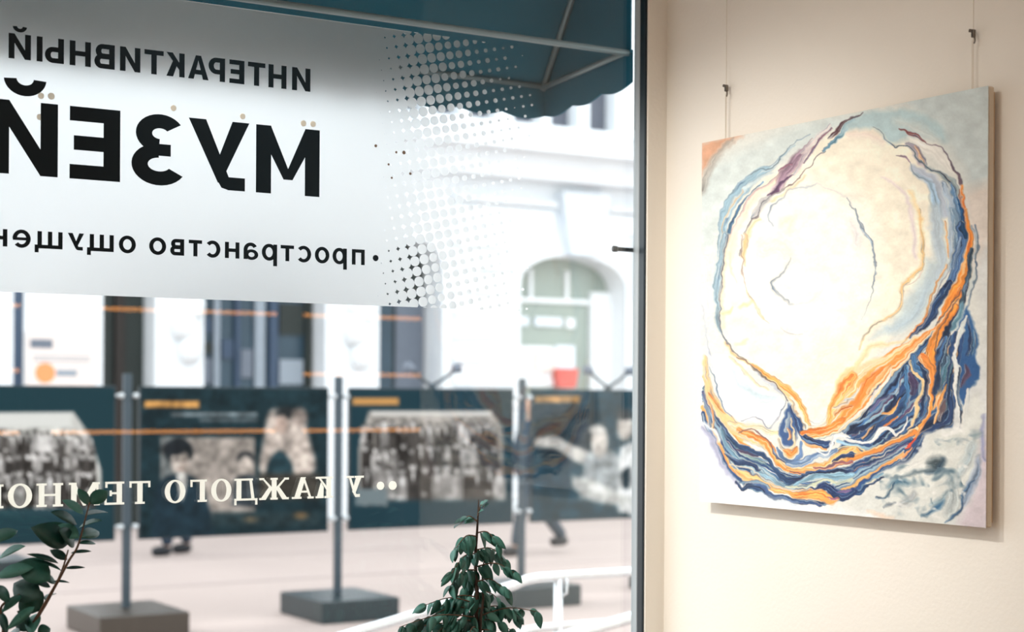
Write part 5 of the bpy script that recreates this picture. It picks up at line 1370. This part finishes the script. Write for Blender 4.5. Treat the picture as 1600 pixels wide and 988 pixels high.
def print2(u, v):
    p = Painter(u, v, (27, 46, 52))
    p.rect(226, 627, 311, 637, (206, 150, 84), 2); p.rect(268, 645, 402, 651, (112, 122, 126), 2); p.rect(312, 654, 402, 659, (88, 98, 102), 2)
    p.poly([(252, 684), (398, 684), (398, 800), (330, 812), (252, 806)], (158, 148, 140), 2.5, sm=False)
    p.rect(252, 684, 284, 800, (104, 108, 108), 4)
    p.ell(279, 706, 23, 22, (34, 40, 44), 2.5); p.ell(281, 722, 14, 20, (196, 184, 174), 2.5); p.ell(274, 702, 20, 10, (30, 34, 38), 2.5)
    p.ell(288, 726, 6, 16, (160, 146, 136), 3, 0.8); p.ell(276, 718, 3, 1.6, (84, 74, 70), 1.5); p.ell(288, 719, 3, 1.6, (84, 74, 70), 1.5); p.ell(282, 733, 5, 1.6, (128, 104, 96), 1.5)
    p.poly([(236, 850), (242, 770), (262, 744), (300, 744), (322, 776), (330, 850)], (30, 48, 58), 3)
    p.poly([(276, 742), (292, 742), (284, 782)], (200, 196, 190), 2)
    p.ell(384, 716, 14, 11, (44, 46, 48), 2.5); p.ell(384, 727, 10, 13, (182, 170, 160), 2.5); p.poly([(362, 790), (368, 748), (400, 746), (406, 790)], (58, 66, 72), 3)
    p.poly([(412, 690), (420, 646), (440, 640), (470, 648), (484, 690), (488, 740), (410, 742)], (190, 176, 166), 4)
    p.ell(446, 646, 16, 10, (40, 44, 46), 3); p.ell(468, 652, 12, 14, (150, 136, 128), 4); p.ell(440, 664, 10, 14, (206, 180, 166), 3)
    p.poly([(414, 742), (422, 716), (440, 704), (458, 730), (450, 760), (416, 760)], (38, 62, 70), 3)
    p.rect(404, 740, 500, 780, (62, 58, 52), 5); p.rect(330, 800, 500, 822, (40, 56, 60), 4)
    p.ell(470, 806, 10, 5, (120, 98, 70), 3); p.ell(392, 812, 10, 4, (92, 82, 66), 3)
    return grain(p)
def print3(u, v):
    p = Painter(u, v, (26, 54, 64))
    rr = random.Random(11)
    p.rect(551, 622, 623, 633, (196, 144, 84), 2)
    p.poly([(576, 643), (768, 643), (786, 668), (786, 780), (560, 788), (560, 700)], (150, 144, 138), 2.5, sm=False)
    p.rect(580, 643, 768, 650, (208, 204, 198), 2)
    crowd(p, 566, 784, 652, 784, 21)
    p.poly([(770, 638), (810, 638), (810, 790), (790, 790), (788, 668)], (26, 54, 64), 1.5, sm=False)
    p.rect(555, 764, 605, 790, (112, 124, 128), 3); p.rect(606, 782, 800, 818, (30, 58, 68), 4)
    return p.c
def print4(u, v):
    p = Painter(u, v, (36, 64, 76))
    p.rect(836, 619, 905, 629, (190, 144, 92), 2); p.rect(838, 640, 930, 720, (34, 46, 52), 12)
    p.poly([(836, 686), (868, 682), (886, 692), (920, 706), (950, 724), (910, 726), (868, 702), (838, 698)], (178, 174, 168), 3)
    p.poly([(905, 780), (912, 730), (922, 706), (956, 704), (980, 730), (1000, 780)], (150, 156, 158), 4)
    p.ell(937, 690, 13, 25, (208, 200, 192), 2.5); p.ell(932, 672, 11, 7, (216, 212, 206), 2.5)
    p.ell(977, 668, 13, 22, (190, 182, 174), 3); p.ell(976, 648, 14, 9, (70, 74, 76), 3); p.poly([(966, 800), (968, 716), (976, 696), (1010, 696), (1010, 800)], (212, 212, 210), 3)
    p.poly([(968, 740), (984, 730), (984, 760), (974, 764)], (52, 66, 74), 3)
    p.poly([(894, 744), (930, 752), (960, 768), (985, 776), (985, 790), (930, 784), (896, 762)], (196, 196, 192), 4)
    p.rect(830, 746, 892, 760, (40, 66, 80), 4)
    return grain(p)
PLAB = ['dark exhibition panel with a crowd photograph, cut by the picture edge', 'dark exhibition panel with portraits of two men and a woman', 'dark exhibition panel with a wide street crowd photograph', 'dark exhibition panel with pale figures, beside the window frame']
pm = vcol_mat('matt_print', 0.8, 0.1)
def panel(k, fn, lamp=True):
    x0, x1 = PXS[k] + 0.09, PXS[k + 1] - 0.09
    t = thing('exhibition_panel', ((x0 + x1) / 2, YP, zbotP), PLAB[k], 'exhibition panel', 'photo panels of the street exhibition')
    MB().cbox(x0, x1, YP - 0.012, YP + 0.025, zbotP, ztopP, 0.004).build('board', M['panel_back'], t)
    picture('print', (x0 + 0.012, YP - 0.0135, ztopP - 0.012), (x1 - x0 - 0.024, 0, 0), (0, 0, zbotP - ztopP + 0.024), 220, 150, fn, pm, t, gain=0.86)
    if lamp:
        u = {0: 60, 1: 362, 2: 675, 3: 950}[k]
        c = on_y(u, 603, YP); c = Vector((c.x, YP, ztopP))
        MB().cbox(c.x - 0.03, c.x + 0.03, YP - 0.02, YP + 0.02, c.z, c.z + 0.03, 0.004).build('lamp_mount', M['stand'], t)
        for s in (-1, 1):
            e = Vector((c.x + s * 0.22, YP - 0.02, c.z + 0.165))
            arm = MB().tube([(c.x, YP, c.z + 0.02), (c.x + s * 0.1, YP - 0.01, c.z + 0.075), e], 0.014, 8).build('lamp_arm', M['stand'], t, smooth=True)
            d = Vector((s * 0.8, -0.5, 0.1)).normalized()
            MB().tube([e - d * 0.045, e - d * 0.035, e + d * 0.03, e + d * 0.045], [0.015, 0.035, 0.045, 0.03], 10).build('lamp_head', M['ink'], arm, smooth=True)
for k, fn in enumerate((print1, print2, print3, print4)): panel(k, fn, lamp=(k >= 2))

# ------------------------------------------------------------------ steel handrail of the entrance ramp
YR = 1.9
def rail():
    P = lambda u, v, y=YR: on_y(u, v, y)
    t = thing('handrail', (P(872, 900).x, YR, ZS), 'brushed steel ramp handrail outside, sloping down behind the potted tree', 'handrail')
    rr = 0.0215
    zr = P(900, 899).z
    b = P(822, 907); e = P(560, 990)
    xr_, zl = 2.6, zr
    top = [(xr_, YR, zr), (b.x + 0.06, YR, zr), (b.x, YR, zr - 0.006), (b.x - 0.06, YR, zr - 0.025)]
    d = Vector((e.x - b.x, 0, e.z - zr + 0.02)); d = d / abs(d.x)
    for s in (0.5, 1.2, 1.7): top.append((b.x - 0.06 - s, YR, zr - 0.025 + d.z * s))
    MB().tube(top, rr, 12).build('top_rail', M['steel'], t, smooth=True)
    low = [(x, y, z - 0.21) for x, y, z in top]
    MB().tube(low, rr * 0.85, 12).build('lower_rail', M['steel'], t, smooth=True)
    for u in (872, ):
        x = P(u, 930).x
        MB().tube([(x, YR, ZS), (x, YR, zr - 0.01)], 0.019, 12).build('post', M['steel'], t, smooth=True)
        MB().tube([(x + 0.03, YR - .02, zr - 0.01), (x + 0.03, YR - .02, zr - 0.07), (x + .01, YR, zr - 0.09)], 0.006, 8).build('rail_clip', M['steel'], t, smooth=True)
    xq = b.x - 1.5
    MB().tube([(xq, YR, ZS), (xq, YR, zr - 0.025 + d.z * 1.44 - .005)], 0.019, 12).build('post', M['steel'], t, smooth=True)
    # second rail nearer the shop, lower
    t2 = thing('handrail', (P(950, 980, 1.45).x, 1.45, ZS), 'lower steel rail nearer the window at the bottom corner', 'handrail')
    a = P(985, 966, 1.45); c = P(850, 1004, 1.45)
    MB().tube([(a.x + 0.5, 1.45, a.z + (a.z - c.z) / (a.x - c.x) * 0.5), tuple(a), tuple(c), (c.x - 0.5, 1.45, c.z - (a.z - c.z) / (a.x - c.x) * 0.5)], 0.026, 12).build('rail', M['steel'], t2, smooth=True)
    xq = a.x + 0.25
    MB().tube([(xq, 1.45, ZS), (xq, 1.45, a.z + 0.02)], 0.019, 12).build('post', M['steel'], t2, smooth=True)
rail()

# ------------------------------------------------------------------ two passers-by behind the panels
def skinned(name, pts, edges, m, parent):
    me = bpy.data.meshes.new(name)
    me.from_pydata([p[:3] for p in pts], edges, [])
    o = bpy.data.objects.new(name, me)
    COL.objects.link(o)
    sk = o.modifiers.new('skin', 'SKIN')
    sk.use_smooth_shade = True
    for i, p in enumerate(pts):
        r = p[3]
        me.skin_vertices[0].data[i].radius = r if isinstance(r, tuple) else (r, r)
        me.skin_vertices[0].data[i].use_root = (i == 0)
    sb = o.modifiers.new('sub', 'SUBSURF'); sb.levels = 1; sb.render_levels = 2
    dg = bpy.context.evaluated_depsgraph_get()
    ev = bpy.data.meshes.new_from_object(o.evaluated_get(dg))
    ev.name = name
    o.modifiers.clear(); o.data = ev
    bpy.data.meshes.remove(me)
    ev.materials.clear(); ev.materials.append(m)
    for pl in ev.polygons: pl.use_smooth = True
    o.parent = parent
    return o
def person(loc, knees, feet, label, coat, legs, face=-1):
    """face: -1 looks along -X. knees, feet: two (x, y, z) each, hips at 0.92"""
    hip = (0, 0, 0.93)
    pts = [(0, 0, 0.95, (0.15, 0.11)), (0, 0, 1.12, (0.145, 0.10)), (0.01 * face, 0, 1.32, (0.17, 0.11)), (0, 0, 1.43, (0.10, 0.08)), (0.015 * face, 0, 1.50, 0.055), (0.03 * face, 0, 1.58, (0.075, 0.085)), (0.035 * face, 0, 1.67, (0.08, 0.095)), (0.02 * face, 0, 1.745, 0.045)]
    ed = [(i, i + 1) for i in range(7)]
    for s, k, f in zip((-1, 1), knees, feet):
        n = len(pts)
        pts += [(0, s * 0.09, 0.88, 0.085), (k[0], s * 0.10, k[2], 0.058), (f[0], s * 0.10, f[2] + 0.09, 0.036), (f[0] + 0.14 * face, s * 0.10, f[2] + 0.05, (0.026, 0.022))]
        ed += [(0, n), (n, n + 1), (n + 1, n + 2), (n + 2, n + 3)]
    for s, sw in ((-1, 0.16), (1, -0.14)):
        n = len(pts)
        pts += [(0, s * 0.19, 1.40, 0.06), (sw * 0.5, s * 0.24, 1.14, 0.045), (sw * face * -1, s * 0.24, 0.90, 0.033), (sw * face * -1 - 0.02, s * 0.235, 0.80, (0.022, 0.04))]
        ed += [(3, n), (n, n + 1), (n + 1, n + 2), (n + 2, n + 3)]
    root = skinned('person', pts, ed, M['skin'], None)
    root.location = loc
    tag(root, label, 'person', 'passers-by behind the panels')
    jp = [(0, 0, 0.86, (0.185, 0.14)), (0, 0, 1.12, (0.17, 0.125)), (0.01 * face, 0, 1.32, (0.195, 0.135)), (0, 0, 1.44, (0.12, 0.095))]
    je = [(0, 1), (1, 2), (2, 3)]
    for s, sw in ((-1, 0.16), (1, -0.14)):
        n = len(jp)
        jp += [(0, s * 0.19, 1.40, 0.078), (sw * 0.5, s * 0.24, 1.14, 0.062), (sw * face * -1, s * 0.24, 0.92, 0.05)]
        je += [(3, n), (n, n + 1), (n + 1, n + 2)]
    skinned('jacket', jp, je, coat, root)
    tp = [(0, 0, 0.96, (0.165, 0.125))]; te = []
    for s, k, f in zip((-1, 1), knees, feet):
        n = len(tp)
        tp += [(0, s * 0.09, 0.87, 0.105), (k[0], s * 0.10, k[2], 0.08), (f[0], s * 0.10, f[2] + 0.09, 0.07)]
        te += [(0, n), (n, n + 1), (n + 1, n + 2)]
    skinned('trousers', tp, te, legs, root)
    for s, f in zip((-1, 1), feet):
        skinned('shoe', [(f[0] - 0.06 * face, s * 0.10, f[2] + 0.062, 0.06), (f[0] + 0.05 * face, s * 0.10, f[2] + 0.06, 0.062), (f[0] + 0.18 * face, s * 0.10, f[2] + 0.05, 0.052)], [(0, 1), (1, 2)], M['shoe'], root)
    skinned('hair', [(-0.02 * face, 0, 1.64, (0.09, 0.075)), (0.0, 0, 1.72, (0.095, 0.085)), (0.01 * face, 0, 1.77, 0.05)], [(0, 1), (1, 2)], M['hair'], root)
    return root
g1 = on_ground(276, 867)
person((g1.x, g1.y, ZS), [(-0.16, 0, 0.50), (0.10, 0, 0.50)], [(-0.14, 0, 0), (0.16, 0, 0)], 'person in dark trousers and shoes standing behind the second photo panel', M['cloth_navy'], M['cloth_navy'])
g2 = on_ground(840, 866)
person((g2.x - 0.05, g2.y, ZS), [(-0.22, 0, 0.52), (0.16, 0, 0.50)], [(-0.30, 0, 0.0), (0.46, 0, 0.06)], 'person in slate trousers striding past behind the post by the handrail', M['cloth_slate'], M['cloth_slate'])

# ================================================================== PLANTS ON THE SILL
def leaf_mesh(name, m, shape):
    n = 7
    vs, fs = [], []
    for i in range(n + 1):
        t = i / n
        w = math.sin(math.pi * t ** shape) ** 0.8 * 0.5 if 0 < t < 1 else 0.0
        z = -0.18 * t * t
        if i in (0, n): vs += [(t, 0, z)] * 3
        else: vs += [(t, -w, z + 0.16 * w), (t, 0, z), (t, w, z + 0.16 * w)]
    for i in range(n):
        a, b = i * 3, i * 3 + 3
        fs += [(a, a + 1, b + 1, b), (a + 1, a + 2, b + 2, b + 1)]
    me = bpy.data.meshes.new(name)
    me.from_pydata(vs, [], fs)
    me.materials.append(m)
    import bmesh
    bm = bmesh.new(); bm.from_mesh(me); bmesh.ops.remove_doubles(bm, verts=bm.verts, dist=1e-5)
    bmesh.ops.solidify(bm, geom=bm.faces[:], thickness=0.012)
    bm.to_mesh(me); bm.free()
    for pl in me.polygons: pl.use_smooth = True
    return me
LM = {s: [leaf_mesh('leaf', M[k], e) for k in ('leaf', 'leaf_dark', 'leaf_light')] for s, e in (('oval', 0.95), ('pointed', 0.72))}
def leaf(parent, base, tip, width, me, roll=0.0):
    base, tip = Vector(base), Vector(tip)
    x = (tip - base); ln = x.length; x.normalize()
    v = (CAM - base).normalized() * 0.75 + Vector((0, 0, 0.65))
    z = (v - x * v.dot(x)).normalized()
    z = (Matrix.Rotation(roll, 3, x) @ z)
    y = z.cross(x)
    o = bpy.data.objects.new('leaf', me)
    COL.objects.link(o)
    o.parent = parent
    mw = Matrix.Identity(4)
    for i in range(3):
        mw[i][0], mw[i][1], mw[i][2] = x[i] * ln, y[i] * width, z[i] * ln * 0.8
        mw[i][3] = base[i] - parent.location[i]
    o.matrix_local = mw
    return o
def pot(t, x, y, r, h):
    z = ZB - 0.07
    MB().lathe([(0.0, 0.0), (r * 0.72, 0.0), (r * 0.76, 0.01), (r * 0.98, h * 0.94), (r * 1.04, h * 0.95), (r * 1.04, h), (r * 0.96, h), (r * 0.93, h * 0.9), (r * 0.92, h * 0.86)], (x, y, z), 28).build('pot', M['pot'], t, smooth=True)
    MB().lathe([(0.0, h * 0.875), (r * 0.5, h * 0.88), (r * 0.925, h * 0.865)], (x, y, z), 20).build('soil', M['soil'], t)
YPL = -0.17
rnd = random.Random(5)
def zam():
    Q = lambda a, b, y=YPL: on_y(a / 3.8, 728 + b / 3.8, y)
    c = on_y(-38, 1120, YPL)
    zsoil = ZB - 0.07 + 0.2
    t = thing('potted_plant', (c.x, YPL, ZB - 0.07), 'leaning leafy houseplant with long oval leaves in front of the mirrored serif words', 'houseplant')
    pot(t, c.x, YPL, 0.115, 0.225)
    root = Vector((c.x, YPL, zsoil - 0.02))
    stems = [[(160, 988), (250, 830), (330, 690), (400, 560), (450, 480), (490, 340), (522, 215)], [(190, 965), (290, 790), (365, 630), (405, 500)], [(28, 988), (10, 860), (60, 800), (125, 768)]]
    for k, s in enumerate(stems):
        pts = [root + Vector((0.02 * (k - 1), 0.02 * (k - 1), 0))]
        f = Q(*s[0])
        pts.append(pts[0].lerp(f, 0.5) + Vector((-0.01, 0, 0.02)))
        pts += [Q(*p) + Vector((0, 0.012 * (k - 1), 0)) for p in s]
        n = len(pts)
        MB().tube(smooth3(pts), [0.0052 - 0.0036 * i / (4 * (n - 1)) for i in range(4 * (n - 1) + 1)], 7).build('stem', M['twig'], t, smooth=True)
    LV = [(520, 235, 470, 130, 45), (525, 225, 645, 145, 58), (495, 290, 382, 192, 58), (500, 300, 642, 255, 42), (455, 350, 322, 262, 54), (470, 370, 592, 308, 36), (475, 430, 600, 375, 54), (470, 430, 340, 345, 60),
          (400, 470, 212, 362, 96), (440, 480, 370, 370, 70), (470, 425, 255, 335, 55), (105, 385, -60, 440, 66), (152, 478, -20, 535, 50), (400, 560, 298, 495, 38), (345, 580, 180, 515, 24), (365, 625, 200, 545, 20), (300, 680, 108, 565, 110),
          (200, 605, -30, 645, 62), (300, 722, 205, 680, 38), (238, 790, 72, 690, 100), (242, 860, 126, 755, 110), (130, 768, 15, 855, 38), (205, 838, 48, 962, 38), (8, 870, 38, 992, 32), (165, 985, 92, 925, 40), (222, 990, 302, 962, 50),
          (460, 462, 582, 452, 22), (215, 880, 180, 985, 60), (420, 520, 545, 500, 16), (385, 610, 500, 600, 14), (310, 690, 410, 685, 14), (60, 800, -30, 720, 60), (15, 900, -60, 860, 60), (120, 985, 20, 1010, 50), (180, 950, 120, 860, 60), (330, 700, 240, 640, 40), (265, 800, 330, 740, 30)]
    for k, (a, b, c_, d, w) in enumerate(LV):
        y0 = YPL + rnd.uniform(-0.015, 0.015); y1 = YPL + rnd.uniform(-0.05, 0.04)
        B, T = Q(a, b, y0), Q(c_, d, y1)
        leaf(t, B, T, w / 3.8 / FPX * 4.0 * 1.45, LM['oval'][(k * 7 + 3) % 5 % 3], rnd.uniform(-0.45, 0.45))
def smooth3(pts, sub=4):
    P = [Vector(p) for p in pts]
    out = []
    for i in range(len(P) - 1):
        p0 = P[i - 1] if i else P[0]; p1 = P[i]; p2 = P[i + 1]; p3 = P[i + 2] if i + 2 < len(P) else P[-1]
        for k in range(sub):
            q = k / sub
            out.append(0.5 * (2 * p1 + (p2 - p0) * q + (2 * p0 - 5 * p1 + 4 * p2 - p3) * q * q + (3 * p1 - p0 - 3 * p2 + p3) * q ** 3))
    out.append(P[-1])
    return out
zam()
def ficus():
    YQ = -0.15
    Q = lambda a, b, y=YQ: on_y(700 + a / 3.8, 728 + b / 3.8, y)
    base = Q(166, 988)
    zsoil = ZB - 0.07 + 0.2
    t = thing('potted_tree', (base.x, YQ, ZB - 0.07), 'small weeping fig tree with drooping dark leaves in front of the handrail', 'houseplant')
    pot(t, base.x, YQ, 0.12, 0.225)
    tr = [Vector((base.x, YQ, zsoil - 0.02)), Vector((base.x + 0.004, YQ, 0.8)), base, Q(172, 760), Q(162, 560), Q(172, 400), Q(178, 290), Q(182, 200)]
    n = 4 * (len(tr) - 1)
    MB().tube(smooth3(tr), [0.0085 - 0.0072 * (i / n) for i in range(n + 1)], 8).build('trunk', M['twig_dark'], t, smooth=True)
    tw2 = [Vector((base.x + 0.01, YQ - .01, zsoil - 0.02)), Q(190, 990, YQ - .012), Q(208, 800, YQ - .012), Q(205, 650, YQ - .012), Q(215, 560, YQ - .01)]
    MB().tube(smooth3(tw2), [0.005 - 0.0035 * i / 16 for i in range(17)], 7).build('trunk', M['twig_dark'], t, smooth=True)
    # branches: start on the trunk, end, in crop pixels
    BR = [(172, 330, 70, 350), (176, 300, 215, 250), (170, 420, 40, 500), (170, 400, 300, 470), (168, 520, 20, 640), (168, 500, 340, 560), (166, 620, 10, 720), (168, 600, 400, 640), (168, 700, 60, 800), (170, 690, 340, 740), (172, 780, -60, 850),
          (170, 760, 330, 830), (168, 860, -110, 900), (170, 850, 440, 900), (168, 930, -60, 985), (168, 920, 400, 1000), (168, 990, -150, 1000), (168, 980, 330, 1060), (168, 900, -290, 960), (168, 820, -140, 830), (168, 950, -330, 1010), (168, 900, 540, 870), (168, 960, 110, 1060), (168, 740, 240, 900), (168, 640, 110, 720)]
    for k, (a, b, c, d) in enumerate(BR):
        y1 = YQ + rnd.uniform(-0.10, 0.07)
        A, E = Q(a, b), Q(c, d, y1)
        Mi = (A + E) / 2 + Vector((0, 0, 0.018))
        pts = smooth3([A, Mi, E])
        MB().tube(pts, [0.0022 - 0.0014 * i / (len(pts) - 1) for i in range(len(pts))], 5).build('twig', M['twig'], t, smooth=True)
        L = (E - A).length
        nl = max(4, int(L / 0.0115))
        for i in range(nl):
            q = (i + 0.7) / nl
            p = pts[min(len(pts) - 1, int(q * (len(pts) - 1)))].lerp(pts[min(len(pts) - 1, int(q * (len(pts) - 1)) + 1)], 0.5)
            out = (E - A).normalized()
            dirv = (out * rnd.uniform(0.15, 0.75) + Vector((rnd.uniform(-0.45, 0.45), rnd.uniform(-0.6, 0.5), -rnd.uniform(0.45, 1.1)))).normalized()
            if b < 345: dirv = (out + Vector((0, rnd.uniform(-.3, .3), -0.15))).normalized()
            ln = rnd.uniform(0.036, 0.052) * (0.7 if b < 345 else 1.0)
            leaf(t, p, p + dirv * ln, ln * rnd.uniform(0.40, 0.54), LM['pointed'][rnd.choice([0, 0, 1, 2, 2])], rnd.uniform(-0.8, 0.8))
ficus()
